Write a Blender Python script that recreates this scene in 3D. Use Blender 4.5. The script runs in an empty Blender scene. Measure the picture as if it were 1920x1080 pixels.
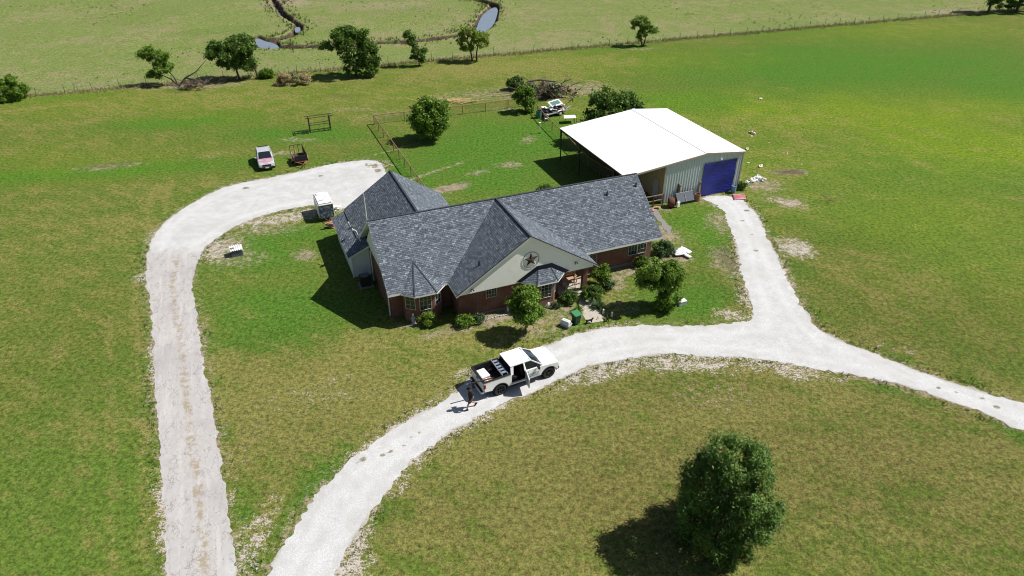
import bpy, bmesh, math, random
import numpy as np
from mathutils import Vector, Matrix, Euler

scene = bpy.context.scene
COL = scene.collection
R = math.radians
rnd = random.Random(7)

# ------------------------------------------------------------------ camera
CAM_F, CAM_PITCH, CAM_H = 1290.0, R(32.7), 30.45
def G(px, py, z=0.0):
    """point at height z seen at pixel (px,py) of the 1920x1080 photograph"""
    a, b = px - 960.0, 540.0 - py
    cp, sp = math.cos(CAM_PITCH), math.sin(CAM_PITCH)
    d = (a, CAM_F * cp + b * sp, -CAM_F * sp + b * cp)
    t = (z - CAM_H) / d[2]
    return Vector((d[0] * t, d[1] * t, z))
cam_data = bpy.data.cameras.new('camera')
cam = bpy.data.objects.new('camera', cam_data); COL.objects.link(cam)
cam.location = (0, 0, CAM_H)
cam.rotation_euler = (math.pi / 2 - CAM_PITCH, 0, 0)
cam_data.sensor_width = 36; cam_data.lens = 36 * CAM_F / 1920
cam_data.clip_start = 0.5; cam_data.clip_end = 8000
scene.camera = cam

# ------------------------------------------------------------------ light
SUN_AZ, SUN_EL = R(9.5), R(51.4)          # direction towards the sun
world = bpy.data.worlds.new('World'); scene.world = world; world.use_nodes = True
wn = world.node_tree; wn.nodes.clear()
sky = wn.nodes.new('ShaderNodeTexSky'); sky.sky_type = 'NISHITA'; sky.sun_disc = False
sky.sun_elevation = SUN_EL; sky.sun_rotation = math.pi / 2 - SUN_AZ
bg = wn.nodes.new('ShaderNodeBackground'); bg.inputs['Strength'].default_value = 0.054
wo = wn.nodes.new('ShaderNodeOutputWorld')
wn.links.new(sky.outputs[0], bg.inputs[0]); wn.links.new(bg.outputs[0], wo.inputs[0])
sl = bpy.data.lights.new('sun', 'SUN'); sl.energy = 5.0; sl.angle = R(0.5); sl.color = (1.0, 0.965, 0.90)
so = bpy.data.objects.new('sun', sl); COL.objects.link(so)
sd = Vector((math.cos(SUN_AZ) * math.cos(SUN_EL), math.sin(SUN_AZ) * math.cos(SUN_EL), math.sin(SUN_EL)))
so.rotation_euler = sd.to_track_quat('Z', 'Y').to_euler(); so.location = sd * 300
scene.view_settings.view_transform = 'Standard'; scene.view_settings.look = 'None'
scene.view_settings.exposure = 0.32; scene.view_settings.gamma = 1.0
scene.render.resolution_x = 1024; scene.render.resolution_y = 576
scene.cycles.filter_width = 1.1; scene.cycles.max_bounces = 6; scene.cycles.transparent_max_bounces = 12

# ------------------------------------------------------------------ materials
MATS = {}
class NT:
    def __init__(s, name):
        s.m = bpy.data.materials.new(name); s.m.use_nodes = True
        s.t = s.m.node_tree; s.t.nodes.clear()
        s.out = s.t.nodes.new('ShaderNodeOutputMaterial')
    def n(s, typ, **kw):
        nd = s.t.nodes.new('ShaderNode' + typ)
        for k, v in kw.items():
            if k.startswith('_'): setattr(nd, k[1:], v)
            else: s.set(nd, k.replace('__', ' '), v)
        return nd
    def set(s, nd, k, v):
        if k.isdigit(): k = int(k)
        sock = nd.inputs[k]
        if isinstance(v, bpy.types.NodeSocket): s.t.links.new(v, sock)
        else:
            if isinstance(v, (tuple, list)) and len(v) == 3 and sock.type == 'RGBA': v = (*v, 1)
            sock.default_value = v
    def coord(s, kind='Object'):
        return s.n('TexCoord').outputs[kind]
    def noise(s, scale, detail=3, rough=0.55, vec=None, dist=0.0, out=0):
        nd = s.n('TexNoise', Scale=scale, Detail=detail, Roughness=rough, Distortion=dist)
        s.t.links.new(vec if vec is not None else s.coord(), nd.inputs['Vector'])
        return nd.outputs[out]
    def math(s, op, a, b=0.0, c=None, clamp=False):
        nd = s.n('Math', _operation=op, _use_clamp=clamp)
        s.set(nd, '0', a); s.set(nd, '1', b)
        if c is not None: s.set(nd, '2', c)
        return nd.outputs[0]
    def step(s, v, lo, hi, a=0.0, b=1.0):
        nd = s.n('MapRange', _interpolation_type='SMOOTHSTEP')
        s.set(nd, 'Value', v); s.set(nd, 'From Min', lo); s.set(nd, 'From Max', hi)
        s.set(nd, 'To Min', a); s.set(nd, 'To Max', b)
        return nd.outputs[0]
    def mix(s, f, a, b, mode='MIX'):
        nd = s.n('Mix', _data_type='RGBA', _blend_type=mode)
        s.set(nd, '0', f); s.set(nd, '6', a); s.set(nd, '7', b)
        return nd.outputs[2]
    def bump(s, h, strength=0.5, dist=0.03):
        return s.n('Bump', Height=h, Strength=strength, Distance=dist).outputs[0]
    def princ(s, base, rough=0.8, normal=None, **kw):
        p = s.n('BsdfPrincipled', Roughness=rough, **kw)
        s.set(p, 'Base Color', base)
        if normal is not None: s.set(p, 'Normal', normal)
        return p.outputs[0]
    def done(s, shader):
        s.t.links.new(shader, s.out.inputs[0]); MATS[s.m.name] = s.m
        return s.m

def simple(name, col, rough=0.6, metal=0.0, var=0.12, scale=6.0, bump=0.0, dirt=None, spec=0.5):
    """a painted / plastic / metal surface with slight mottling"""
    t = NT(name)
    nz = t.noise(scale, 4, 0.6)
    dark = tuple(c * (1 - var) for c in col); light = tuple(min(1, c * (1 + var)) for c in col)
    c = t.mix(nz, dark, light)
    if dirt:
        n2 = t.noise(scale * 0.35, 4, 0.65)
        c = t.mix(t.step(n2, 0.55, 0.72, 0, 0.6), c, dirt)
    nrm = t.bump(nz, bump, 0.02) if bump else None
    return t.done(t.princ(c, rough, nrm, Metallic=metal, Specular__IOR__Level=spec))

def glass(name, col=(0.012, 0.016, 0.022), rough=0.06):
    t = NT(name)
    nz = t.noise(1.2, 2)
    return t.done(t.princ(t.mix(nz, col, tuple(c * 1.9 for c in col)), rough, Specular__IOR__Level=0.6))

# brick
def m_brick():
    t = NT('red_brick'); uv = t.coord('UV')
    b = t.n('TexBrick', Scale=1.0, Mortar__Size=0.012, Bias=0.0, Brick__Width=0.23, Row__Height=0.078,
            Color1=(0.17, 0.055, 0.035), Color2=(0.085, 0.028, 0.021), Mortar=(0.26, 0.20, 0.16))
    t.t.links.new(uv, b.inputs['Vector'])
    c = t.mix(t.step(t.noise(0.8, 3, vec=uv), 0.35, 0.7), b.outputs[0], (0.155, 0.052, 0.036))
    return t.done(t.princ(c, 0.9, t.bump(b.outputs['Fac'], 0.35, 0.01)))
# shingles
def m_shingle(name, tint=(1, 1, 1)):
    t = NT(name); uv = t.coord('UV')
    def brick(w, h, off, c1, c2, mort):
        mp = t.n('Mapping', Location=off); t.t.links.new(uv, mp.inputs['Vector'])
        b = t.n('TexBrick', Scale=1.0, Mortar__Size=0.010, Bias=0.0, Brick__Width=w, Row__Height=h,
                Color1=c1, Color2=c2, Mortar=mort)
        b.inputs['Mortar Smooth'].default_value = 0.4
        b.offset_frequency = 2; b.offset = 0.37
        t.t.links.new(mp.outputs[0], b.inputs['Vector'])
        return b
    T = lambda c: tuple(a * b for a, b in zip(c, tint))
    b1 = brick(0.40, 0.145, (0, 0, 0), T((0.048, 0.058, 0.076)), T((0.165, 0.193, 0.230)), T((0.009, 0.011, 0.016)))
    b2 = brick(0.24, 0.145, (0.13, 0, 0), T((0.062, 0.074, 0.095)), T((0.360, 0.408, 0.455)), T((0.010, 0.012, 0.018)))
    for q in (b1, b2): q.inputs['Mortar Size'].default_value = 0.02
    mpn = t.n('Mapping', Scale=(1.0, 1.9, 1)); t.t.links.new(uv, mpn.inputs['Vector'])
    n1 = t.noise(2.3, 3, 0.7, mpn.outputs[0]); n2 = t.noise(0.35, 2, 0.5, uv)
    c = t.mix(t.step(n1, 0.47, 0.60), b1.outputs[0], b2.outputs[0])
    c = t.mix(t.step(n2, 0.3, 0.7, 0, 0.15), c, T((0.112, 0.126, 0.146)))
    gr = t.noise(40, 2, 0.7, uv)
    c = t.mix(0.15, c, t.mix(gr, T((0.03, 0.035, 0.05)), T((0.22, 0.25, 0.30))))
    h = t.math('ADD', t.math('MULTIPLY', b1.outputs['Fac'], -1.0), t.math('MULTIPLY', gr, 0.3))
    return t.done(t.princ(c, 0.92, t.bump(h, 0.3, 0.02), Specular__IOR__Level=0.25))
def m_siding(name, col, pitch=0.19, rough=0.7, axis='Y'):
    t = NT(name); uv = t.coord('UV')
    sep = t.n('SeparateXYZ'); t.t.links.new(uv, sep.inputs[0])
    fr = t.math('FRACT', t.math('DIVIDE', sep.outputs[axis], pitch))
    line = t.step(fr, 0.86, 0.97)
    nz = t.noise(3.0, 4, 0.6)
    c = t.mix(nz, tuple(x * 0.92 for x in col), col)
    st = t.noise(0.7, 4, 0.6)
    c = t.mix(t.step(st, 0.55, 0.8, 0, 0.35), c, tuple(x * y for x, y in zip(col, (0.72, 0.66, 0.56))))
    return t.done(t.princ(c, rough, t.bump(t.math('SUBTRACT', fr, t.math('MULTIPLY', line, 1.0)), 0.12, 0.02)))
def m_leaf(name, c1, c2, c3=None, trans=0.28):
    t = NT(name)
    geo = t.n('NewGeometry')
    rp = geo.outputs['Random Per Island']
    nz = t.noise(0.9, 2)
    c = t.mix(rp, c1, c2)
    c = t.mix(t.step(nz, 0.35, 0.65, 0, 0.5), c, c2)
    if c3 is not None:
        n3 = t.noise(1.1, 2, 0.5)
        c = t.mix(t.math('MULTIPLY', t.step(n3, 0.60, 0.70), t.step(rp, 0.2, 0.7)), c, c3)
    d = t.princ(c, 0.55, Specular__IOR__Level=0.35)
    tr = t.n('BsdfTranslucent'); t.set(tr, 'Color', t.mix(0.4, c, (0.12, 0.20, 0.02)))
    ms = t.n('MixShader', Fac=trans); t.t.links.new(d, ms.inputs[1]); t.t.links.new(tr.outputs[0], ms.inputs[2])
    return t.done(ms.outputs[0])
def m_bark(name, c1, c2):
    t = NT(name)
    mp = t.n('Mapping', Scale=(6, 6, 1.2)); t.t.links.new(t.coord(), mp.inputs['Vector'])
    nz = t.noise(3, 5, 0.7, mp.outputs[0])
    return t.done(t.princ(t.mix(nz, c1, c2), 0.95, t.bump(nz, 0.8, 0.03)))
def m_mesh(name, col, fac):
    """woven wire: diamonds of wire with open air between them"""
    t = NT(name); uv = t.coord('UV')
    mp = t.n('Mapping', Scale=(1, 1, 1), Rotation=(0, 0, R(45))); t.t.links.new(uv, mp.inputs['Vector'])
    sep = t.n('SeparateXYZ'); t.t.links.new(mp.outputs[0], sep.inputs[0])
    def lines(o):
        f = t.math('FRACT', t.math('DIVIDE', o, 0.055))
        return t.math('LESS_THAN', f, fac)
    w = t.math('MAXIMUM', lines(sep.outputs[0]), lines(sep.outputs[1]))
    tr = t.n('BsdfTransparent')
    p = t.princ(col, 0.6, Metallic=0.3)
    ms = t.n('MixShader'); t.set(ms, '0', w); t.t.links.new(tr.outputs[0], ms.inputs[1]); t.t.links.new(p, ms.inputs[2])
    return t.done(ms.outputs[0])

m_brick()
m_shingle('shingle')
m_siding('cream_siding', (0.90, 0.90, 0.82), 0.2)
m_siding('white_siding', (0.75, 0.78, 0.76), 0.16)
simple('cream_trim', (0.78, 0.78, 0.72), 0.55, var=0.05)
simple('soffit_white', (0.60, 0.60, 0.56), 0.7, var=0.05)
simple('window_trim', (0.50, 0.50, 0.46), 0.6, var=0.05)
simple('ridge_dark', (0.040, 0.046, 0.056), 0.9, var=0.3, scale=20)
simple('bay_band_dark', (0.009, 0.011, 0.018), 0.95, var=0.3, scale=10, spec=0.1)
glass('window_glass'); glass('car_glass', (0.010, 0.013, 0.017), 0.04)
t = NT('windshield_glass'); t.done(t.princ(t.mix(t.step(t.noise(1.6, 2), 0.45, 0.6), (0.008, 0.012, 0.018), (0.05, 0.075, 0.11)), 0.22, Specular__IOR__Level=0.18))
simple('concrete', (0.42, 0.38, 0.32), 0.9, var=0.16, scale=5, bump=0.3, dirt=(0.30, 0.26, 0.21))
simple('grey_concrete', (0.20, 0.19, 0.175), 0.9, var=0.2, scale=5)
simple('barn_white', (0.90, 0.90, 0.89), 0.45, var=0.02, scale=1.0)
simple('barn_wall', (0.50, 0.56, 0.58), 0.55, var=0.06, scale=1.4, dirt=(0.42, 0.46, 0.46))
simple('barn_tan', (0.30, 0.245, 0.155), 0.6, var=0.08, scale=1.5)
simple('barn_trim', (0.33, 0.29, 0.235), 0.5, var=0.06)
simple('star_rust', (0.062, 0.030, 0.022), 0.85, var=0.4, scale=9, metal=0.1)
simple('rust_steel', (0.12, 0.048, 0.030), 0.85, var=0.45, scale=9, metal=0.2)
simple('dark_steel', (0.035, 0.028, 0.026), 0.7, var=0.35, scale=8, metal=0.3)
simple('black_plastic', (0.012, 0.012, 0.013), 0.5, var=0.25)
simple('tyre_rubber', (0.016, 0.016, 0.017), 0.85, var=0.25, scale=20, bump=0.3)
simple('white_paint', (0.80, 0.81, 0.82), 0.28, var=0.02, scale=2, spec=0.6)
simple('white_plastic', (0.72, 0.72, 0.70), 0.55, var=0.06, dirt=(0.5, 0.47, 0.42))
simple('silver_paint', (0.55, 0.58, 0.60), 0.3, var=0.06, metal=0.25)
t = NT('faded_maroon'); t.done(t.princ(t.mix(t.step(t.noise(1.5, 4, 0.6), 0.3, 0.7), (0.40, 0.20, 0.27), (0.52, 0.39, 0.45)), 0.45))
simple('aluminium', (0.52, 0.54, 0.56), 0.35, var=0.1, metal=0.7)
simple('grey_blue', (0.20, 0.25, 0.33), 0.5, var=0.12)
simple('red_light', (0.30, 0.015, 0.02), 0.2, var=0.2)
simple('lamp_clear', (0.55, 0.56, 0.55), 0.1, var=0.1)
simple('post_tan', (0.25, 0.145, 0.075), 0.8, var=0.25, scale=6, dirt=(0.22, 0.09, 0.04))
simple('wood_grey', (0.26, 0.21, 0.16), 0.9, var=0.3, scale=7)
simple('wood_tan', (0.42, 0.27, 0.17), 0.85, var=0.25, scale=7)
simple('wood_dark', (0.055, 0.04, 0.03), 0.9, var=0.35, scale=7)
simple('pink_wood', (0.45, 0.24, 0.18), 0.85, var=0.3, scale=6)
simple('insulation', (0.78, 0.66, 0.52), 0.95, var=0.18, scale=4, bump=0.5)
simple('white_board', (0.80, 0.78, 0.77), 0.7, var=0.05, scale=3)
simple('grey_board', (0.085, 0.10, 0.125), 0.7, var=0.15)
simple('red_board', (0.42, 0.11, 0.14), 0.6, var=0.2, dirt=(0.58, 0.44, 0.44))
simple('blue_plastic', (0.13, 0.25, 0.34), 0.5, var=0.15)
simple('teal_plastic', (0.06, 0.17, 0.15), 0.5, var=0.15)
simple('bin_green', (0.012, 0.055, 0.028), 0.5, var=0.15)
simple('bin_lid', (0.045, 0.20, 0.085), 0.5, var=0.12)
simple('kennel_light', (0.62, 0.64, 0.66), 0.55, var=0.05)
simple('kennel_grey', (0.36, 0.39, 0.42), 0.55, var=0.06)
simple('clay', (0.33, 0.16, 0.10), 0.85, var=0.2)
simple('stone_grey', (0.34, 0.35, 0.37), 0.85, var=0.2, scale=10)
simple('straw', (0.55, 0.42, 0.20), 0.9, var=0.25, scale=8)
simple('skin', (0.42, 0.22, 0.145), 0.55, var=0.06)
simple('black_cloth', (0.010, 0.010, 0.012), 0.9, var=0.3)
simple('dark_shorts', (0.016, 0.019, 0.035), 0.9, var=0.25)
simple('hair_brown', (0.05, 0.03, 0.02), 0.8, var=0.2)
simple('letter_grey', (0.17, 0.24, 0.31), 0.5, var=0.06)
simple('door_blue_grey', (0.30, 0.32, 0.38), 0.6, var=0.06)
simple('pale_rock', (0.50, 0.47, 0.42), 0.9, var=0.2, scale=6)
simple('hitch_rust', (0.30, 0.10, 0.06), 0.8, var=0.35, scale=8)
simple('yellow_plastic', (0.62, 0.50, 0.04), 0.5, var=0.1)
# blue tarp with folds
t = NT('blue_tarp'); mp = t.n('Mapping', Scale=(0.6, 1, 3.2)); t.t.links.new(t.coord(), mp.inputs['Vector'])
nz = t.noise(1.6, 4, 0.6, mp.outputs[0], 0.6)
t.done(t.princ(t.mix(nz, (0.003, 0.008, 0.130), (0.007, 0.018, 0.260)), 0.5, t.bump(nz, 0.7, 0.12)))
# rusty spots on the white trailer roof
t = NT('spotted_white'); nz = t.noise(1.9, 2, 0.5)
t.done(t.princ(t.mix(t.step(nz, 0.62, 0.66), (0.74, 0.75, 0.76), (0.20, 0.15, 0.13)), 0.6))
# reflective plastic sheeting
t = NT('dark_sheeting'); nz = t.noise(2.2, 3, 0.6, None, 1.2)
t.done(t.princ(t.mix(t.step(nz, 0.42, 0.66), (0.028, 0.045, 0.075), (0.20, 0.26, 0.33)), 0.25, t.bump(nz, 0.6, 0.1)))
# water
t = NT('creek_water'); nz = t.noise(0.5, 2)
t.done(t.princ(t.mix(nz, (0.16, 0.20, 0.25), (0.24, 0.28, 0.33)), 0.12, t.bump(t.noise(5, 2), 0.06, 0.02), Specular__IOR__Level=0.9))
# foliage
m_leaf('leaf_cedar', (0.034, 0.076, 0.013), (0.145, 0.265, 0.042), (0.20, 0.095, 0.024), 0.25)
m_leaf('leaf_mid', (0.066, 0.145, 0.013), (0.205, 0.340, 0.040), None, 0.38)
m_leaf('leaf_dark', (0.042, 0.094, 0.014), (0.125, 0.225, 0.034), None, 0.34)
m_leaf('leaf_bright', (0.10, 0.185, 0.018), (0.22, 0.33, 0.036), (0.24, 0.24, 0.04), 0.35)
m_leaf('leaf_yellow', (0.125, 0.19, 0.020), (0.25, 0.33, 0.042), None, 0.35)
m_leaf('leaf_bluegreen', (0.050, 0.095, 0.045), (0.13, 0.20, 0.09), None, 0.3)
m_leaf('leaf_dry', (0.30, 0.21, 0.10), (0.52, 0.41, 0.22), None, 0.2)
m_leaf('leaf_dead', (0.16, 0.10, 0.06), (0.30, 0.20, 0.12), None, 0.1)
m_leaf('grass_pale', (0.26, 0.24, 0.11), (0.40, 0.36, 0.18), None, 0.2)
m_leaf('grass_green', (0.045, 0.085, 0.013), (0.085, 0.13, 0.022), None, 0.2)
m_bark('bark', (0.035, 0.027, 0.02), (0.12, 0.095, 0.07))
m_bark('bark_dead', (0.085, 0.064, 0.052), (0.23, 0.18, 0.145))
m_mesh('chain_link', (0.26, 0.22, 0.17), 0.085)
m_mesh('fine_black_mesh', (0.014, 0.013, 0.013), 0.62)

# ------------------------------------------------------------------ mesh helper
class MB:
    def __init__(s): s.v = []; s.f = []; s.m = []
    def add(s, vs, fs, mat=0):
        o = len(s.v); s.v += [tuple(p) for p in vs]
        for f in fs: s.f.append(tuple(i + o for i in f)); s.m.append(mat)
        return s
    def box(s, x0, x1, y0, y1, z0, z1, mat=0):
        return s.add([(x0,y0,z0),(x1,y0,z0),(x1,y1,z0),(x0,y1,z0),(x0,y0,z1),(x1,y0,z1),(x1,y1,z1),(x0,y1,z1)],
              [(0,3,2,1),(4,5,6,7),(0,1,5,4),(1,2,6,5),(2,3,7,6),(3,0,4,7)], mat)
    def bar(s, p, q, w, h=None, mat=0, up=(0,0,1)):
        p, q = Vector(p), Vector(q); h = h or w
        d = (q - p).normalized(); u = Vector(up)
        if abs(d.dot(u)) > 0.98: u = Vector((1, 0, 0))
        r = d.cross(u).normalized() * w / 2; t = r.cross(d).normalized() * h / 2
        vs = [p-r-t, p+r-t, p+r+t, p-r+t, q-r-t, q+r-t, q+r+t, q-r+t]
        return s.add(vs, [(0,1,2,3),(7,6,5,4),(0,4,5,1),(1,5,6,2),(2,6,7,3),(3,7,4,0)], mat)
    def tube(s, pts, rad, n=8, mat=0, caps=True):
        pts = [Vector(p) for p in pts]
        if not isinstance(rad, (list, tuple)): rad = [rad] * len(pts)
        rings = []
        for i, p in enumerate(pts):
            d = (pts[min(i+1, len(pts)-1)] - pts[max(i-1, 0)]).normalized()
            u = Vector((0,0,1)) if abs(d.z) < 0.9 else Vector((1,0,0))
            a = d.cross(u).normalized(); b = a.cross(d).normalized()
            rings.append([p + (a*math.cos(2*math.pi*k/n) + b*math.sin(2*math.pi*k/n)) * rad[i] for k in range(n)])
        vs = [v for r in rings for v in r]; fs = []
        for i in range(len(pts)-1):
            for k in range(n):
                fs.append((i*n+k, (i+1)*n+k, (i+1)*n+(k+1)%n, i*n+(k+1)%n))
        if caps: fs += [tuple(range(n)), tuple(range((len(pts)-1)*n, len(pts)*n))[::-1]]
        return s.add(vs, fs, mat)
    def lathe(s, prof, c, axis=(0,0,1), n=20, mat=0):
        c = Vector(c); ax = Vector(axis).normalized()
        u = Vector((0,0,1)) if abs(ax.z) < 0.9 else Vector((1,0,0))
        a = ax.cross(u).normalized(); b = a.cross(ax)
        vs = []; fs = []
        for r, h in prof:
            for k in range(n):
                th = 2*math.pi*k/n; vs.append(c + ax*h + (a*math.cos(th)+b*math.sin(th))*r)
        for i in range(len(prof)-1):
            for k in range(n): fs.append((i*n+k, i*n+(k+1)%n, (i+1)*n+(k+1)%n, (i+1)*n+k))
        return s.add(vs, fs, mat)
    def poly(s, pts, mat=0): return s.add(pts, [tuple(range(len(pts)))], mat)
    def slab(s, pts, down, mats=(0,1,2)):
        """polygon thickened by the vector 'down': top / sides / bottom materials"""
        d = Vector(down) if not isinstance(down, (int, float)) else Vector((0,0,-down))
        pts = [Vector(p) for p in pts]; n = len(pts)
        s.add(pts, [tuple(range(n))], mats[0])
        s.add([p + d for p in pts], [tuple(range(n))[::-1]], mats[2])
        for i in range(n):
            j = (i+1) % n; s.add([pts[i], pts[i]+d, pts[j]+d, pts[j]], [(0,1,2,3)], mats[1])
        return s
    def prism(s, pts2, f, d, mat=0):
        """2D polygon mapped by f(a,b)->3D and extruded by vector d"""
        return s.slab([f(a, b) for a, b in pts2], d, (mat, mat, mat))
    def grid(s, fn, nu, nv, mat=0):
        vs = [fn(i/nu, j/nv) for i in range(nu+1) for j in range(nv+1)]
        w = nv+1
        return s.add(vs, [(i*w+j, (i+1)*w+j, (i+1)*w+j+1, i*w+j+1) for i in range(nu) for j in range(nv)], mat)
    def build(s, name, mats, parent=None, smooth=False, bevel=0.0, fix=True, loc=None, rotz=0.0):
        me = bpy.data.meshes.new(name)
        me.from_pydata(s.v, [], s.f)
        if isinstance(mats, str): mats = [mats]
        for m in mats: me.materials.append(MATS[m])
        me.polygons.foreach_set('material_index', s.m)
        if fix:
            bm = bmesh.new(); bm.from_mesh(me)
            bmesh.ops.remove_doubles(bm, verts=bm.verts, dist=1e-5)
            bmesh.ops.recalc_face_normals(bm, faces=bm.faces)
            if bevel > 0:
                es = [e for e in bm.edges if len(e.link_faces) == 2 and e.calc_face_angle(0) > R(25)]
                bmesh.ops.bevel(bm, geom=es, offset=bevel, segments=2, affect='EDGES', clamp_overlap=True)
            bm.to_mesh(me); bm.free()
        uv_auto(me)
        if smooth:
            me.polygons.foreach_set('use_smooth', [True]*len(me.polygons))
            me.set_sharp_from_angle(angle=R(38))
        o = bpy.data.objects.new(name, me); COL.objects.link(o)
        if parent is not None: o.parent = parent
        if loc is not None: o.location = loc
        o.rotation_euler[2] = rotz
        return o
def uv_auto(me):
    """metre-sized UVs: u runs level along the face, v up its slope"""
    n = len(me.loops)
    if not n: return
    co = np.empty(len(me.vertices)*3, np.float32); me.vertices.foreach_get('co', co); co = co.reshape(-1,3)
    li = np.empty(n, np.int32); me.loops.foreach_get('vertex_index', li)
    nf = len(me.polygons)
    nr = np.empty(nf*3, np.float32); me.polygons.foreach_get('normal', nr); nr = nr.reshape(-1,3)
    lt = np.empty(nf, np.int32); me.polygons.foreach_get('loop_total', lt)
    fn = np.repeat(nr, lt, axis=0)
    u = np.stack([-fn[:,1], fn[:,0], np.zeros(n, np.float32)], 1)
    ln = np.linalg.norm(u, axis=1); flat = ln < 0.05
    u[flat] = (1, 0, 0); ln[flat] = 1; u /= ln[:,None]
    v = np.cross(fn, u)
    P = co[li]
    uv = np.stack([(P*u).sum(1), (P*v).sum(1)], 1).astype(np.float32)
    me.uv_layers.new(name='UVMap').data.foreach_set('uv', uv.ravel())
def tag(o, label=None, cat=None, group=None, kind=None):
    if label: o['label'] = label
    if cat: o['category'] = cat
    if group: o['group'] = group
    if kind: o['kind'] = kind
    return o
def thing(name, label, cat, loc=(0,0,0), rotz=0.0, group=None):
    o = bpy.data.objects.new(name, None); COL.objects.link(o)
    o.empty_display_size = 0.3
    o.location = loc; o.rotation_euler = (0, 0, rotz)
    return tag(o, label, cat, group)
def dup(root, loc, rotz, label=None):
    r = root.copy(); COL.objects.link(r); r.location = loc; r.rotation_euler = (0,0,rotz)
    if label: r['label'] = label
    for ch in list(root.children):
        c = ch.copy(); COL.objects.link(c); c.parent = r
        for g in list(ch.children):
            d = g.copy(); COL.objects.link(d); d.parent = c
    return r
def fast_mesh(name, V, F, mat, parent=None, loc=None):
    """numpy vertices and equal-sized faces -> object"""
    V = np.asarray(V, np.float32); F = np.asarray(F, np.int32)
    me = bpy.data.meshes.new(name)
    me.vertices.add(len(V)); me.vertices.foreach_set('co', V.ravel())
    k = F.shape[1]
    me.loops.add(F.size); me.loops.foreach_set('vertex_index', F.ravel())
    me.polygons.add(len(F)); me.polygons.foreach_set('loop_start', np.arange(0, F.size, k, dtype=np.int32))
    me.update(calc_edges=True)
    if mat: me.materials.append(MATS[mat])
    o = bpy.data.objects.new(name, me); COL.objects.link(o)
    if parent is not None: o.parent = parent
    if loc is not None: o.location = loc
    return o

# ------------------------------------------------------------------ value noise for shapes
_lat = np.random.RandomState(3).rand(256, 256)
def vnoise(x, y):
    xi = np.floor(x).astype(int); yi = np.floor(y).astype(int); fx = x-xi; fy = y-yi
    fx = fx*fx*(3-2*fx); fy = fy*fy*(3-2*fy)
    L = lambda a, b: _lat[a % 256, b % 256]
    return (L(xi,yi)*(1-fx)+L(xi+1,yi)*fx)*(1-fy) + (L(xi,yi+1)*(1-fx)+L(xi+1,yi+1)*fx)*fy
def fbm(x, y, s, o=3):
    r = 0; a = 1; n = 0
    for k in range(o): r = r + a*vnoise(x*s+17.3*k, y*s+5.1*k); n += a; a *= 0.55; s *= 2.1
    return r/n
def sdf_poly(X, Y, poly):
    """signed distance, positive inside"""
    d = np.full(X.shape, 1e9); ins = np.zeros(X.shape, bool)
    n = len(poly)
    for i in range(n):
        ax, ay = poly[i]; bx, by = poly[(i+1) % n]
        ex, ey = bx-ax, by-ay; wx, wy = X-ax, Y-ay
        t = np.clip((wx*ex+wy*ey)/(ex*ex+ey*ey+1e-12), 0, 1)
        d = np.minimum(d, (wx-ex*t)**2+(wy-ey*t)**2)
        c = ((ay > Y) != (by > Y)) & (X < ex*(Y-ay)/((by-ay) if by != ay else 1e-9)+ax)
        ins ^= c
    d = np.sqrt(d); return np.where(ins, d, -d)
def dist_line(X, Y, pts):
    d = np.full(X.shape, 1e9)
    for (ax, ay), (bx, by) in zip(pts[:-1], pts[1:]):
        ex, ey = bx-ax, by-ay; wx, wy = X-ax, Y-ay
        t = np.clip((wx*ex+wy*ey)/(ex*ex+ey*ey+1e-12), 0, 1)
        d = np.minimum(d, (wx-ex*t)**2+(wy-ey*t)**2)
    return np.sqrt(d)
def smooth_poly(pts, closed=True, n=6):
    """Catmull-Rom through the points"""
    P = [np.array(p[:2]) for p in pts]; out = []; N = len(P)
    rng = range(N) if closed else range(N-1)
    for i in rng:
        g = (lambda k: P[k % N]) if closed else (lambda k: P[min(max(k,0),N-1)])
        a, b, c, d = g(i-1), g(i), g(i+1), g(i+2)
        for k in range(n):
            t = k/n
            out.append(tuple(0.5*((2*b)+(c-a)*t+(2*a-5*b+4*c-d)*t*t+(3*b-a-3*c+d)*t**3)))
    if not closed: out.append(tuple(P[-1]))
    return out
def contour_sheet(X, Y, S, z, zfun=None):
    """marching squares: the sheet where S>0"""
    nx, ny = S.shape; verts = {}; V = []; Fs = []
    pos = S > 0
    cell = pos[:-1,:-1].astype(int)+pos[1:,:-1]+pos[1:,1:]+pos[:-1,1:]
    def vert(key, x, y):
        if key not in verts: verts[key] = len(V); V.append((x, y, z))
        return verts[key]
    for i, j in zip(*np.nonzero(cell)):
        cs = [(i,j),(i+1,j),(i+1,j+1),(i,j+1)]; f = []
        for k in range(4):
            a, b = cs[k], cs[(k+1) % 4]; sa, sb = S[a], S[b]
            if sa > 0: f.append(vert(a, X[a], Y[a]))
            if (sa > 0) != (sb > 0):
                t = sa/(sa-sb); f.append(vert((min(a,b), max(a,b)), X[a]+(X[b]-X[a])*t, Y[a]+(Y[b]-Y[a])*t))
        if len(f) > 2: Fs.append(f)
    return V, Fs
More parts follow.
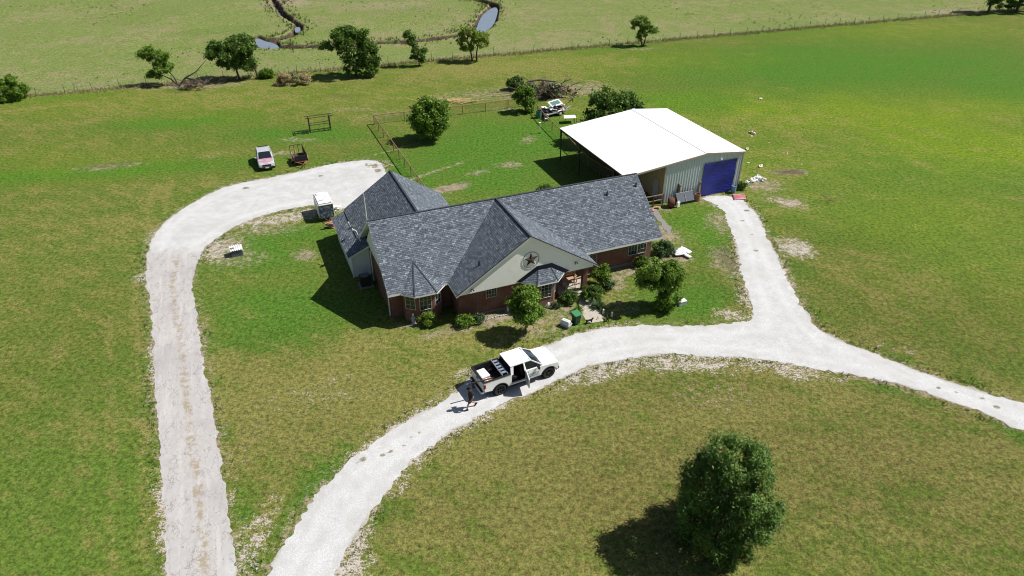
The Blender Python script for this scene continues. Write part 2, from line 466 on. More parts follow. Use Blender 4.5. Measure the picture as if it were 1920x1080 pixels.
# ================================================================== THE SETTING
PX = lambda pts: [tuple(G(*p)[:2]) for p in pts]
paved_px = [(310,1140),(310,1080),(311,1000),(306,930),(300,850),(293,760),(289,690),(286,620),(281,570),(273,525),(275,490),(283,455),(300,428),(325,405),(355,385),(390,365),(420,352),(455,343),(500,335),(545,325),(590,315),(625,307),(660,303),(690,300),(712,305),(721,318),(722,340),(712,365),(690,385),(660,390),(640,392),(610,390),(585,385),(570,388),(540,393),(500,402),(470,412),(440,425),(415,440),(395,455),(380,470),(370,490),(364,510),(362,540),(366,580),(372,620),(380,670),(390,720),(400,770),(410,830),(419,900),(430,960),(439,1020),(444,1080),(450,1140)]
drive_px = [(460,1140),(497,1080),(520,1040),(550,990),(580,945),(620,900),(655,865),(700,830),(745,800),(790,775),(830,755),(860,728),(880,712),(910,694),(945,678),(985,662),(1035,645),(1060,632),(1100,621),(1150,613),(1200,611),(1260,611),(1320,611),(1370,607),(1400,604),(1412,595),(1408,570),(1400,545),(1392,520),(1387,500),(1383,470),(1378,450),(1368,425),(1358,400),(1345,385),(1318,372),(1350,366),(1385,372),(1402,384),(1418,400),(1432,430),(1445,455),(1458,485),(1470,510),(1488,545),(1505,575),(1525,605),(1545,622),(1580,640),(1620,655),(1670,675),(1720,695),(1780,715),(1850,738),(1920,756),(2100,806),(2100,862),(1920,806),(1880,790),(1830,770),(1790,757),(1740,738),(1700,725),(1660,715),(1600,703),(1540,692),(1500,685),(1450,678),(1400,672),(1350,668),(1290,665),(1230,664),(1180,672),(1140,680),(1100,690),(1060,706),(1020,725),(980,742),(940,760),(910,775),(880,792),(840,812),(800,845),(760,880),(730,915),(700,950),(680,985),(660,1015),(645,1045),(625,1080),(600,1140)]
paved_w = smooth_poly(PX(paved_px), True, 3); drive_w = smooth_poly(PX(drive_px), True, 3)
F0, F1 = G(89,178), G(1755,32)                       # the pasture fence line
fdir = (F1-F0).normalized(); fnor = Vector((-fdir.y, fdir.x, 0))
creek_w = smooth_poly(PX([(500,-12),(515,2),(524,18),(542,34),(560,46),(556,57),(536,68),(512,73),(492,76),(508,84),(530,87),(560,87),(610,86),(660,82),(710,79),(760,78),(800,74),(850,66),(882,56),(905,38),(927,12),(905,1),(868,-4),(820,-9)]), False, 4)
pond_r = smooth_poly(PX([(888,57),(893,47),(898,35),(905,24),(917,14),(929,9),(934,15),(931,30),(925,43),(912,55),(898,60)]), True, 4)
pond_l = smooth_poly(PX([(476,70),(482,66),(498,72),(514,76),(524,84),(519,90),(500,90),(484,85)]), True, 4)
pond_s = smooth_poly(PX([(552,48),(560,46),(563,51),(560,57),(553,56)]), True, 4)

def axis(a, b, step, far, grow=1.16):
    xs = list(np.arange(a, b+1e-6, step)); s = step
    hi = []; x = xs[-1]
    while x < far[1]: s *= grow; x += s; hi.append(x)
    lo = []; x = xs[0]; s = step
    while x > far[0]: s *= grow; x -= s; lo.append(x)
    return np.array(lo[::-1]+xs+hi)
gx = axis(-62, 62, 0.42, (-2500, 2500)); gy = axis(16, 176, 0.45, (-400, 3500))
X, Y = np.meshgrid(gx, gy, indexing='ij')
past = (X-F0.x)*fnor.x+(Y-F0.y)*fnor.y               # >0 on the pasture side
dchan = dist_line(X, Y, creek_w)
wob = (fbm(X, Y, 0.5, 3)-0.5)*1.6
bank = np.minimum(dchan-np.where((X < -20) & (Y > 138), 0.35, 0.85), 0-np.maximum(np.maximum(sdf_poly(X, Y, pond_r), sdf_poly(X, Y, pond_l)), sdf_poly(X, Y, pond_s)))
bank = bank+wob*0.6
Zg = -1.45*(1-np.clip((bank+0.1)/0.50, 0, 1)**1.0)
Zg = np.where(past > 2, Zg, 0)
relief = (fbm(X, Y, 0.045, 3)-0.5)*0.9*np.clip((past-6)/25, 0, 1)*np.clip(bank/6, 0, 1)
Zg = Zg+relief
s_dr = sdf_poly(X, Y, drive_w); s_pv = sdf_poly(X, Y, paved_w)
d_road = -np.maximum(s_dr, s_pv)

lush = np.zeros_like(X); dry = np.full_like(X, 0.32); bare = np.zeros_like(X); stone = np.zeros_like(X); burnt = np.zeros_like(X)
def blob(px, py, rx, ry, ang=0.0, soft=0.6, wobble=0.45):
    """soft irregular patch centred where pixel (px,py) meets the ground; radii in metres"""
    c = G(px, py); ca, sa = math.cos(R(ang)), math.sin(R(ang))
    u = ((X-c.x)*ca+(Y-c.y)*sa)/rx; v = (-(X-c.x)*sa+(Y-c.y)*ca)/ry
    r = np.sqrt(u*u+v*v)+(fbm(X+px, Y+py, 1.4/max(0.6, min(rx, ry)), 3)-0.5)*2*wobble
    return np.clip((1+soft/2-r)/soft, 0, 1)
def streak(pts, w, px=True):
    P = smooth_poly(PX(pts) if px else pts, False, 6)
    return np.exp(-(dist_line(X, Y, P)/w)**2)
# broad tone of the fields
for a in [(1650,120,40,17,8,1),(1780,300,24,12,8,.7),(1600,400,16,8,-20,.5),(1500,105,20,8,8),(1880,150,24,14,0),(1300,190,13,6,0),(900,300,9,11,22),(760,330,5,8,22),(960,260,12,8,22),(1330,430,5,6,0),(330,230,10,3.2,12),(60,330,20,2.2,8),(250,318,16,2.2,10),(560,252,10,3,0),(470,470,6,5,0),(520,600,8,5,0),(1300,560,4,3,0),(1420,470,3.0,6,0),(560,440,4,2,0),(120,980,9,9,0,.5),(200,760,7,7,0,.35),(1600,130,16,7,8,1),(1500,95,14,5,8,1),(640,900,2.5,3.5,0)]:
    lush = np.maximum(lush, (a[5] if len(a) > 5 else 0.95)*blob(a[0], a[1], a[2], a[3], a[4], 1.2, 0.4))
for a in [(300,190,30,8,5,.3),(900,130,26,6,8,.4),(180,420,14,9,0,.2),(1060,120,22,6,8,.3),(1550,300,20,12,0,.15),(1700,430,18,12,0,.12),(680,720,12,8,20,.30),(1300,830,16,7,0,.14),(1650,860,14,8,0,.14),(950,960,9,6,0,.14),(640,700,9,6,0,.3),(560,800,7,6,0,.5),(1100,860,9,4,0,.35),(1560,900,9,6,0,.35),(1130,760,9,3,0,.4),(130,640,7,8,0,.15),(120,930,10,8,0,.16),(1440,560,5,9,0,.3),(1320,260,10,14,0,.3),(700,650,5,3,0,.3),(1750,760,14,8,0,.2),(1000,1010,8,5,0,.4)]:
    dry = dry+a[5]*blob(a[0], a[1], a[2], a[3], a[4], 1.3, 0.4)
# brown soil
for a in [(205,312,3.6,1.0,14,.62),(395,293,2.0,.6,12,.35),(845,352,2.6,1.0,26,1.0),(800,378,2,.9,20,.8),(960,310,1.6,1.0,0,.75),(893,325,1.6,.8,20,.6),(992,262,1.6,.9,60,.6),(1482,323,1.9,.75,0,1),(1470,378,2.6,1.4,-30,.8),(1420,345,2.6,1.7,-20,.75),(1090,165,5.5,3.5,0,.65),(1010,178,5,2.5,0,.7),(930,178,8,3,0,.55),(850,186,4,2,0,.55),(1250,440,1.3,2.4,22,.9),(1268,480,1.5,1.3,0,.9),(573,478,1.1,1.0,0,.8),(1352,420,1.4,2.6,0,.65),(1360,490,1.3,2.6,0,.7),(1220,395,3,.9,22,.6),(640,415,1.2,1.2,0,.8),(1150,530,1.1,2.2,20,.75),(1165,575,2.4,1.3,0,.4),(1020,610,2.6,1.6,20,.55),(960,635,2.5,.8,20,.45),(945,590,3.4,.8,22,.9),(1060,585,2,1.2,22,.6),(880,612,4,.7,22,.7),(1190,505,3,.8,22,.75),(780,606,1.4,.5,22,.8),(410,455,2.4,1.6,0,.75),(500,430,3.6,1.3,14,.6),(440,485,2.5,1.6,0,.6),(560,262,2.5,.9,0,.6),(525,287,2.4,.7,8,.7),(655,205,4,1.2,0,.4),(720,215,1.6,5,-68,.4),(1545,35,12,3,8,.3),(1790,22,10,3,8,.7),(365,160,7,2,8,.7),(300,160,8,1.2,8,.5),(1205,92,3,1,8,.5),(530,6,5,7,0,.9),(700,8,14,5,0,.5),(880,70,9,3,8,.5),(820,60,12,6,0,.35),(1480,640,3,.8,-35,.35),(1340,372,2.4,1.6,0,.7),(1440,660,4,1,0,.3),(1300,258,2,1.2,0,.2),(1340,740,3,2,0,.3)]:
    bare = np.maximum(bare, a[5]*blob(a[0], a[1], a[2], a[3], a[4], 0.9, 0.5))
for a in [(845,186,2.6,.8,10,.9)]: dry = dry+blob(*a[:5], 0.8, 0.4)
for a in [(1482,323,1.7,.6,0,1),(205,310,2.6,.6,14,.4),(1365,485,.9,2.0,0,.5),(640,180,3,1,0,.3)]:
    burnt = np.maximum(burnt, a[5]*blob(a[0], a[1], a[2], a[3], a[4], 0.7, 0.5))
olive = np.zeros_like(X); yellow = np.zeros_like(X)
for a in [(1650,215,34,9,0,1),(1870,270,26,11,0,1),(1500,300,14,8,0,.6),(1750,400,18,9,0,.6),(300,190,34,9,5,.55),(1050,120,28,8,8,.6),(120,300,20,6,0,.4),(1700,55,26,8,8,.6),(700,180,18,7,5,.5),(1850,520,14,8,0,.4)]:
    yellow = np.maximum(yellow, a[5]*blob(a[0], a[1], a[2], a[3], a[4], 1.3, 0.35))
for a in [(1250,900,11,6,0,1),(1650,880,14,8,0,1),(1300,740,14,3.5,0,.8),(950,950,8,5,0,.7),(1700,600,15,7,-20,.75),(1550,480,8,6,0,.5),(600,820,6,7,0,.5),(520,660,5,5,0,.35),(1850,640,12,8,0,.7),(100,700,8,10,0,.25)]:
    olive = np.maximum(olive, a[5]*blob(a[0], a[1], a[2], a[3], a[4], 1.3, 0.4))
# white stone strewn into the grass beside the drives
for a in [(1290,675,7.5,1.3,0,.72),(1130,690,3.5,1.2,20,.72),(1470,690,3.4,.9,-20,.7),(1080,715,2.6,.7,20,.5),(1490,467,1.7,1.9,0,.85),(1475,380,1.6,.8,-30,.7),(1395,560,.7,2.2,0,.6),(660,1010,1.0,1.5,0,.9),(655,1065,1.1,1.0,0,.9),(400,470,2.2,2.0,40,.75),(520,412,6,1.0,16,.75),(600,395,4,.8,10,.7),(705,312,1.6,1.6,0,.6),(620,1000,1,1,0,.2),(1060,645,2.6,.6,22,.5),(1180,612,3,.5,0,.45),(1370,590,1.4,.8,0,.6),(470,830,.8,3.5,0,.18),(470,1030,1.0,3,0,.6),(600,720,4,.5,25,.25),(640,740,3,.6,0,.3),(560,765,3,.4,0,.25),(880,700,1.4,.6,30,.6),(735,905,1.1,.8,0,.45),(1670,650,2.4,.35,-25,.35),(290,440,.9,1.3,0,.7),(270,520,.8,.8,0,.7),(700,270,1.5,.8,0,.2),(790,330,.35,6,-48,.55),(740,280,.3,5,-52,.4),(1520,36,4,1,0,.2),(1345,378,1.5,1.2,0,.6),(940,205,3.4,.7,0,.4)]:
    stone = np.maximum(stone, a[5]*blob(a[0], a[1], a[2], a[3], a[4], 0.9, 0.6))
edge = np.exp(-np.clip(d_road, 0, None)/0.55); far_off = d_road > 6
stone = np.maximum(stone, np.where(far_off, 0, edge*np.clip(fbm(X, Y, 0.16, 3)*2.6-0.95, 0.05, 0.85)))
bare = np.maximum(bare, np.where(far_off, 0, np.exp(-np.clip(d_road, 0, None)/0.6)*(0.75*fbm(X+40, Y, 0.2, 2)+0.25)))
lush = np.maximum(lush, np.where(far_off, 0, np.exp(-((d_road-0.7)/0.6)**2)*np.clip(fbm(X+9, Y-3, 0.22, 2)*2.4-0.9, 0, 1)))
bare = np.maximum(bare, stone*0.95); dry = dry+0.7*stone; lush = lush*(1-np.clip(stone, 0, 1))
# worn wheel tracks
for pts, w, k in [([(420,740),(480,812),(570,862),(660,850)],.3,.35),([(425,690),(470,735),(540,775),(640,795),(740,775)],.25,.35),([(250,480),(255,560),(262,660)],.2,.3),([(160,1080),(158,900),(150,720)],.2,.3),([(60,1080),(62,880),(66,700)],.2,.25),([(100,980),(102,800),(110,640)],.18,.25),([(1500,260),(1700,330),(1900,420)],.5,.2),([(1600,470),(1750,560),(1900,650)],.4,.25),([(1560,500),(1700,590),(1850,690)],.4,.2),([(283,430),(278,395),(285,370),(300,345)],.3,.5),([(312,400),(309,375),(322,340)],.3,.5),([(290,425),(258,420),(225,440)],.4,.35),
    ([(402,700),(450,760),(540,800),(640,815),(700,812)],.35,.45),([(398,668),(430,720),(500,768),(600,790),(690,790)],.3,.4),([(405,730),(470,800),(560,840),(650,835)],.3,.4),([(410,640),(450,690),(520,735),(600,752)],.3,.3),
    ([(213,1080),(205,980),(212,900),(208,740),(203,600)],.18,.6),([(268,1040),(268,850),(258,700),(250,560)],.18,.45),([(445,405),(520,408),(600,385)],.2,.3),([(1250,640),(1400,655)],.2,0),
    ([(1420,190),(1600,230),(1800,300)],.5,.25),([(1400,175),(1620,215),(1900,300)],.5,.25),([(1460,220),(1640,270),(1780,330)],.5,.2),([(1380,150),(1500,170)],.5,.3),([(1020,150),(1100,150),(1200,185)],.6,.4),([(0,210),(60,203),(140,196)],.3,.5),([(440,452),(480,440),(545,418)],.2,.0)]:
    dry = dry+1.7*k*streak(pts, w)
stone = np.maximum(stone, 0.75*np.maximum(streak([(479,432),(484,425),(482,418)], .22), streak([(497,424),(520,414),(548,410)], .18)))
fl = past
strip = np.exp(-((fl-0.4)/1.0)**2)
dry = np.where(fl > 0, 0.50+0.2*(fbm(X, Y, 0.03, 3)-0.5)*4, dry)
pasture = np.clip((fl+0.3)/0.6, 0, 1)
lush = np.where(fl > 0.3, np.clip(fbm(X+100, Y, 0.05, 3)*2.2-1.15, 0, 0.55), lush)
lush = np.where(fl > 0.3, np.maximum(lush, 0.9*blob(420, 55, 9, 4, 20)), lush)
lush = np.maximum(lush, 0.8*np.exp(-((fl+2.2)/1.6)**2)*np.clip(fbm(X, Y, 0.06, 2)*2-0.5, 0, 1))
bare = np.maximum(bare, 0.6*strip*fbm(X, Y, 0.3, 2)); dry = dry+0.4*strip
bk = np.clip((-0.05-Zg)/0.2, 0, 1)*(past > 2)*(bank < 1.2)
bare = np.maximum(bare, bk); burnt = np.maximum(burnt, np.clip(bk*4.0, 0, 3.0))
bare = np.maximum(bare, np.where(past > 2, 0.40*np.exp(-np.clip(bank-0.6, 0, None)/1.2)*fbm(X, Y, 0.5, 2)*1.5, 0))
nxg, nyg = X.shape
idx = np.arange(nxg*nyg).reshape(nxg, nyg)
F = np.stack([idx[:-1,:-1], idx[1:,:-1], idx[1:,1:], idx[:-1,1:]], -1).reshape(-1, 4)

t = NT('grass_ground')
pos = t.coord('Object')
def attr(n): return t.n('Attribute', _attribute_name=n).outputs['Fac']
a_l, a_d, a_b, a_s, a_p, a_k, a_o, a_y = [attr(n) for n in ('lush', 'dry', 'bare', 'stone', 'pasture', 'burnt', 'olive', 'yellow')]
fine = t.noise(9.5, 4, 0.8, pos); mid = t.noise(1.7, 4, 0.65, pos); big = t.noise(0.33, 4, 0.6, pos); huge = t.noise(0.06, 3, 0.55, pos)
grit = t.noise(16.0, 2, 0.8, pos)
mp = t.n('Mapping', _vector_type='TEXTURE', Scale=(5.0, 1.0, 1), Rotation=(0, 0, R(-28))); t.t.links.new(pos, mp.inputs['Vector'])
mow = t.noise(1.1, 3, 0.6, mp.outputs[0])
S_ = lambda v, lo=0.34, hi=0.66: t.step(v, lo, hi)
C_ = lambda v: t.math('SUBTRACT', v, 0.5)
def wsum(*ps):
    r = None
    for v, k in ps:
        m = t.math('MULTIPLY', v, k); r = m if r is None else t.math('ADD', r, m)
    return r
fC, mC, bC, hC, wC = S_(fine), S_(mid), S_(big), S_(huge), S_(mow)
n6 = S_(t.noise(4.6, 3, 0.75, pos), 0.36, 0.64); n9 = S_(t.noise(9.5, 3, 0.75, pos), 0.38, 0.62)
g = t.mix(fC, (0.058, 0.090, 0.017), (0.108, 0.150, 0.031))
g = t.mix(t.math('MULTIPLY', bC, 0.5), g, t.mix(fC, (0.076, 0.084, 0.019), (0.142, 0.145, 0.042)))
vivid = t.mix(fC, (0.030, 0.098, 0.011), (0.068, 0.172, 0.023))
g = t.mix(t.math('MULTIPLY', a_l, wsum((mC, 0.45), (bC, 0.25), (a_l, 0.42)), clamp=True), g, vivid)
g = t.mix(t.math('MULTIPLY', a_y, wsum((mC, 0.35), (bC, 0.3), (a_y, 0.4)), clamp=True), g, t.mix(fC, (0.098, 0.142, 0.008), (0.170, 0.236, 0.018)))
dryc = t.mix(fC, (0.122, 0.110, 0.036), (0.238, 0.208, 0.088))
m7 = S_(t.noise(0.75, 4, 0.7, pos))
df = wsum((a_d, 0.72), (C_(mC), 0.34), (C_(m7), 0.26), (C_(bC), 0.42), (C_(wC), 0.42), (C_(n6), 0.36), (C_(hC), 0.30), (a_l, -0.50))
g = t.mix(t.step(df, 0.08, 0.86, 0, 0.80), g, dryc)
g = t.mix(t.math('MULTIPLY', a_o, t.step(C_(mC), -0.4, 0.5, 0.55, 1.0)), g, t.mix(1.0, g, (0.66, 0.60, 0.68), 'MULTIPLY'))
# greyer grazed pasture
pg = t.mix(fC, (0.115, 0.152, 0.042), (0.190, 0.220, 0.078))
pg = t.mix(t.step(wsum((a_d, 0.5), (C_(mC), 0.45), (C_(bC), 0.7), (C_(n6), 0.3), (C_(hC), 0.6)), 0.08, 0.72, 0, 0.85), pg, t.mix(fC, (0.165, 0.143, 0.080), (0.290, 0.252, 0.152)))
pg = t.mix(t.math('MULTIPLY', a_l, wsum((mC, 0.6), (bC, 0.3)), clamp=True), pg, (0.090, 0.150, 0.028))
pg = t.mix(t.math('MULTIPLY', S_(t.noise(0.9, 4, 0.7, pos), 0.55, 0.68), 0.45), pg, (0.070, 0.100, 0.028))
g = t.mix(a_p, g, pg)
# blades: fine dark and light grain of the turf itself
def turf(off, scale, rough=0.94):
    m_ = t.n('Mapping', Location=off); t.t.links.new(pos, m_.inputs['Vector']); return t.noise(scale, 7, rough, m_.outputs[0])
r1, r2, r3, r4 = turf((0, 0, 0), 3.2), turf((31, 7, 0), 2.9), turf((-17, 23, 0), 2.5), turf((5, -41, 0), 3.4)
t_l = t.math('SUBTRACT', 1.0, wsum((a_l, 0.65), (a_y, 0.55)), clamp=True)
g = t.mix(t.math('MULTIPLY', t_l, t.step(r2, 0.50, 0.62, 0, 0.42)), g, t.mix(a_p, (0.190, 0.180, 0.062), (0.255, 0.240, 0.125)))
g = t.mix(t.step(r3, 0.50, 0.60, 0, 0.55), g, t.mix(a_p, (0.034, 0.078, 0.014), (0.072, 0.125, 0.035)))
g = t.mix(t.math('MULTIPLY', t_l, t.step(r4, 0.53, 0.62, 0, 0.24)), g, (0.130, 0.092, 0.058))
br = t.step(r1, 0.36, 0.64, 0.34, 1.58)
comb = t.n('CombineXYZ'); 
for i_ in range(3): t.set(comb, str(i_), br)
g = t.mix(1.0, g, comb.outputs[0], 'MULTIPLY'); g = t.mix(1.0, g, t.mix(a_p, (1.18, 1.20, 0.98), (1.06, 1.10, 0.96)), 'MULTIPLY')
soil = t.mix(mC, (0.135, 0.098, 0.070), (0.29, 0.225, 0.160))
soil = t.mix(t.math('MULTIPLY', fC, 0.5), soil, (0.40, 0.33, 0.25))
bf = wsum((a_b, 0.92), (C_(fC), 0.42), (C_(mC), 0.5), (C_(n6), 0.4))
g = t.mix(t.math('MULTIPLY', t.step(bf, 0.34, 0.80, 0, 0.92), t.step(a_b, 0.02, 0.25)), g, soil)
g = t.mix(t.math('MULTIPLY', a_k, t.step(mid, 0.3, 0.55)), g, t.mix(fC, (0.040, 0.028, 0.020), (0.11, 0.082, 0.062)))
sf = wsum((a_s, 0.80), (C_(n9), 0.62), (C_(n6), 0.42), (C_(mC), 0.45))
g = t.mix(t.math('MULTIPLY', t.step(sf, 0.46, 0.86, 0, 0.85), t.step(a_s, 0.06, 0.30)), g, t.mix(grit, (0.33, 0.30, 0.27), (0.64, 0.61, 0.58)))
g = t.mix(t.math('MULTIPLY', t.math('MULTIPLY', S_(t.noise(0.55, 4, 0.75, pos), 0.54, 0.68), 0.30), t.math('SUBTRACT', 1.0, a_b, clamp=True)), g, t.mix(0.6, g, (0.030, 0.058, 0.008)))
hgt = t.math('ADD', r1, t.math('MULTIPLY', grit, 0.3))
t.done(t.princ(g, 0.95, t.bump(hgt, 0.42, 0.05), Specular__IOR__Level=0.05))
ground = fast_mesh('ground', np.stack([X, Y, Zg], -1).reshape(-1, 3), F, 'grass_ground')
tag(ground, kind='structure')
ground.data.polygons.foreach_set('use_smooth', [True]*len(ground.data.polygons))
for n, A in (('lush', lush), ('dry', np.clip(dry, 0, 1.4)), ('bare', bare), ('stone', stone), ('pasture', pasture), ('burnt', burnt), ('olive', olive), ('yellow', yellow)):
    ground.data.attributes.new(n, 'FLOAT', 'POINT').data.foreach_set('value', A.astype(np.float32).ravel())

# ---- gravel drives
t = NT('white_gravel'); pos = t.coord('Object')
fine = t.noise(13, 3, 0.85, pos); mid = t.noise(1.2, 4, 0.6, pos); big = t.noise(0.25, 3, 0.5, pos)
vor = t.n('TexVoronoi', Scale=24.0); t.t.links.new(pos, vor.inputs['Vector'])
c = t.mix(t.step(fine, 0.36, 0.64), (0.44, 0.44, 0.44), (0.615, 0.62, 0.625))
c = t.mix(t.step(t.noise(5.5, 3, 0.8, pos), 0.60, 0.72, 0, 0.35), c, (0.30, 0.28, 0.255))
c = t.mix(t.step(mid, 0.45, 0.70, 0, 0.45), c, (0.46, 0.44, 0.42)); c = t.mix(t.step(big, 0.48, 0.66, 0, 0.4), c, (0.44, 0.42, 0.40))
tr_ = t.n('Attribute', _attribute_name='track').outputs['Fac']
c = t.mix(t.math('MULTIPLY', t.math('SUBTRACT', 1.0, tr_, clamp=True), t.step(t.noise(0.8, 5, 0.8, pos), 0.38, 0.62, 0.05, 0.50)), c, (0.37, 0.36, 0.35))
# weedy, worn patches
ed = t.n('Attribute', _attribute_name='rim').outputs['Fac']
ef = t.math('ADD', ed, t.math('MULTIPLY', t.math('SUBTRACT', fine, 0.5), 0.9))
c = t.mix(t.step(ef, 0.5, 0.75, 0, 0.8), c, t.mix(mid, (0.22, 0.185, 0.13), (0.30, 0.26, 0.17)))
c = t.mix(t.step(t.math('ADD', ed, t.math('MULTIPLY', t.math('SUBTRACT', t.noise(6.0, 4, 0.8, pos), 0.5), 1.6)), 0.70, 1.05, 0, 0.75), c, t.mix(fine, (0.07, 0.075, 0.045), (0.15, 0.14, 0.10)))
# cracked chip-sealed length
pv = t.n('Attribute', _attribute_name='pave').outputs['Fac']
pc = t.mix(t.noise(2.4, 5, 0.7, pos), (0.33, 0.315, 0.305), (0.50, 0.48, 0.47))
mp = t.n('Mapping', _vector_type='TEXTURE', Scale=(0.6, 2.4, 1), Rotation=(0, 0, R(21))); t.t.links.new(pos, mp.inputs['Vector'])
vo2 = t.n('TexVoronoi', _feature='DISTANCE_TO_EDGE', Scale=1.5)
wv = t.n('VectorMath', _operation='ADD'); t.t.links.new(mp.outputs[0], wv.inputs[0])
wn_ = t.n('TexNoise', Scale=2.5, Detail=4.0); t.t.links.new(pos, wn_.inputs['Vector']); t.t.links.new(wn_.outputs['Color'], wv.inputs[1])
t.t.links.new(wv.outputs[0], vo2.inputs['Vector'])
pc = t.mix(t.math('MULTIPLY', t.step(vo2.outputs[0], 0.012, 0.05, 0.6, 0), t.step(mid, 0.35, 0.6)), pc, (0.17, 0.14, 0.125))
pc = t.mix(t.step(big, 0.5, 0.72, 0, 0.55), pc, (0.33, 0.305, 0.315))
mpz = t.n('Mapping', _vector_type='TEXTURE', Scale=(1.0, 9.0, 1), Rotation=(0, 0, R(21))); t.t.links.new(pos, mpz.inputs['Vector'])
stz = t.noise(2.2, 4, 0.65, mpz.outputs[0])
pc = t.mix(t.step(stz, 0.50, 0.68, 0, 0.35), pc, (0.57, 0.54, 0.52))
md = t.n('Attribute', _attribute_name='crown_line').outputs['Fac']
mf = t.math('ADD', md, t.math('MULTIPLY', t.math('SUBTRACT', t.noise(1.5, 5, 0.78, pos), 0.5), 2.6))
pc = t.mix(t.step(mf, 0.62, 1.0, 0, 0.8), pc, t.mix(fine, (0.21, 0.165, 0.11), (0.38, 0.31, 0.20)))
pvf = t.step(t.math('ADD', pv, t.math('MULTIPLY', t.math('SUBTRACT', mid, 0.5), 0.6)), 0.3, 0.7)
c = t.mix(pvf, c, pc)
t.done(t.princ(c, 0.95, t.bump(t.math('ADD', fine, t.math('MULTIPLY', vor.outputs[0], 0.5)), 0.3, 0.025), Specular__IOR__Level=0.2))
rx = np.arange(-34, 50, 0.14); ry = np.arange(17.5, 78, 0.14)
RX, RY = np.meshgrid(rx, ry, indexing='ij')
def road(name, poly, z, pave=False, rough=0.55):
    P = np.array(poly); m = 1.2
    x0, x1 = np.searchsorted(rx, [P[:,0].min()-m, P[:,0].max()+m]); y0, y1 = np.searchsorted(ry, [P[:,1].min()-m, P[:,1].max()+m])
    A, B = RX[x0:x1, y0:y1], RY[x0:x1, y0:y1]
    s = sdf_poly(A, B, poly)
    S = s+(fbm(A, B, 0.8, 4)-0.5)*rough*1.0+(fbm(A+50, B, 3.2, 2)-0.5)*rough*0.8
    V, Fs = contour_sheet(A, B, S, z)
    me = bpy.data.meshes.new(name); me.from_pydata(V, [], Fs); me.materials.append(MATS['white_gravel'])
    V = np.array(V); vx, vy = V[:,0], V[:,1]
    sv = sdf_poly(vx, vy, poly)
    rim = np.clip(1-sv/0.7, 0, 1)*0.62*(0.4+fbm(vx, vy, 0.3, 2))
    if pave:
        pavev = np.clip((G(300,440).y-vy)/6.0, 0, 1)*np.clip((-vx-12)/4, 0, 1)
        cl = smooth_poly(PX([(330,490),(325,540),(332,600),(340,660),(347,730),(356,800),(366,880),(376,960),(384,1060),(388,1130)]), False, 4)
        dl = dist_line(vx, vy, cl)
        crown = np.maximum(np.exp(-(dl/0.55)**2)*0.80, 0.42*np.clip(1-sv/0.9, 0, 1))
        for px, py, r in [(725,0,0)]: pass
    else:
        pavev = np.zeros(len(V)); crown = np.zeros(len(V))
    rim = np.maximum(rim, 0)
    track = np.exp(-((sv-1.15)/0.34)**2)*(0.5+fbm(vx, vy, 0.12, 2))
    for px, py, r in ([(680,862,.32),(716,854,.3),(733,848,.35),(757,836,.2),(785,812,.22),(668,868,.2),(735,854,.2),(770,820,.15),(1842,748,.35),(1868,763,.4),(1760,728,.3),(1790,735,.22),(1395,415,.4),(1410,440,.3),(1418,470,.3),(1400,395,.5),(1640,690,.2)] if not pave else [(460,353,.5),(438,366,.3),(600,330,.4),(700,310,1.4),(712,320,1.0),(345,770,.5),(318,945,.4),(560,392,1.2),(500,404,1.2),(470,420,1.0)]):
        c_ = G(px, py); rim = np.maximum(rim, 0.95*np.clip(1.35-np.hypot(vx-c_.x, (vy-c_.y)*1.4)/(r*0.8)-(fbm(vx, vy, 2.4, 3)-0.5)*2.2, 0, 1))
    for n, A_ in (('rim', rim), ('pave', pavev), ('crown_line', crown), ('track', track)):
        me.attributes.new(n, 'FLOAT', 'POINT').data.foreach_set('value', np.asarray(A_, np.float32))
    o = bpy.data.objects.new(name, me); COL.objects.link(o); return tag(o, kind='structure')
road('gravel_drive', drive_w, 0.014); road('paved_drive', paved_w, 0.010, True, 0.36)
# ---- creek water
def sheet(name, poly, z, mat, step=0.3, rough=0.0):
    P = np.array(poly); a = np.arange(P[:,0].min()-1, P[:,0].max()+1, step); b = np.arange(P[:,1].min()-1, P[:,1].max()+1, step)
    A, B = np.meshgrid(a, b, indexing='ij'); S = sdf_poly(A, B, poly)+(fbm(A, B, 1.0, 3)-0.5)*rough
    V, Fs = contour_sheet(A, B, S, z); me = bpy.data.meshes.new(name); me.from_pydata(V, [], Fs); me.materials.append(MATS[mat])
    o = bpy.data.objects.new(name, me); COL.objects.link(o); return o
cw = [Vector((*p, 0)) for p in creek_w]; L_, R_ = [], []
for i, p in enumerate(cw):
    d = (cw[min(i+1, len(cw)-1)]-cw[max(i-1, 0)]).normalized(); n_ = Vector((-d.y, d.x, 0)); L_.append(p+n_*0.42); R_.append(p-n_*0.42)
b = MB()
for i in range(len(cw)-1):
    b.add([(L_[i].x,L_[i].y,-1.30),(R_[i].x,R_[i].y,-1.30),(R_[i+1].x,R_[i+1].y,-1.30),(L_[i+1].x,L_[i+1].y,-1.30)], [(0,1,2,3)])
tag(b.build('creek_water', 'creek_water', fix=False), kind='structure')
def grow(poly, k):
    c = np.mean(np.array(poly), 0); return [tuple(c+(np.array(p)-c)*k) for p in poly]
for pnd, zz in ((pond_r, -0.42), (pond_l, -0.52), (pond_s, -0.45)):
    tag(sheet('pond_water', grow(pnd, 0.96), zz, 'creek_water', 0.4), kind='structure')
# ---- concrete front path
tag(sheet('front_path', PX([(1102,607),(1134,602),(1122,580),(1110,566),(1108,545),(1090,545),(1084,564),(1090,586)]), 0.022, 'concrete', 0.1, 0.05), kind='structure')
tag(sheet('side_slab', PX([(1252,441),(1262,436),(1240,408),(1229,392),(1224,398),(1238,420)]), 0.02, 'grey_concrete', 0.1, 1.1), kind='structure')
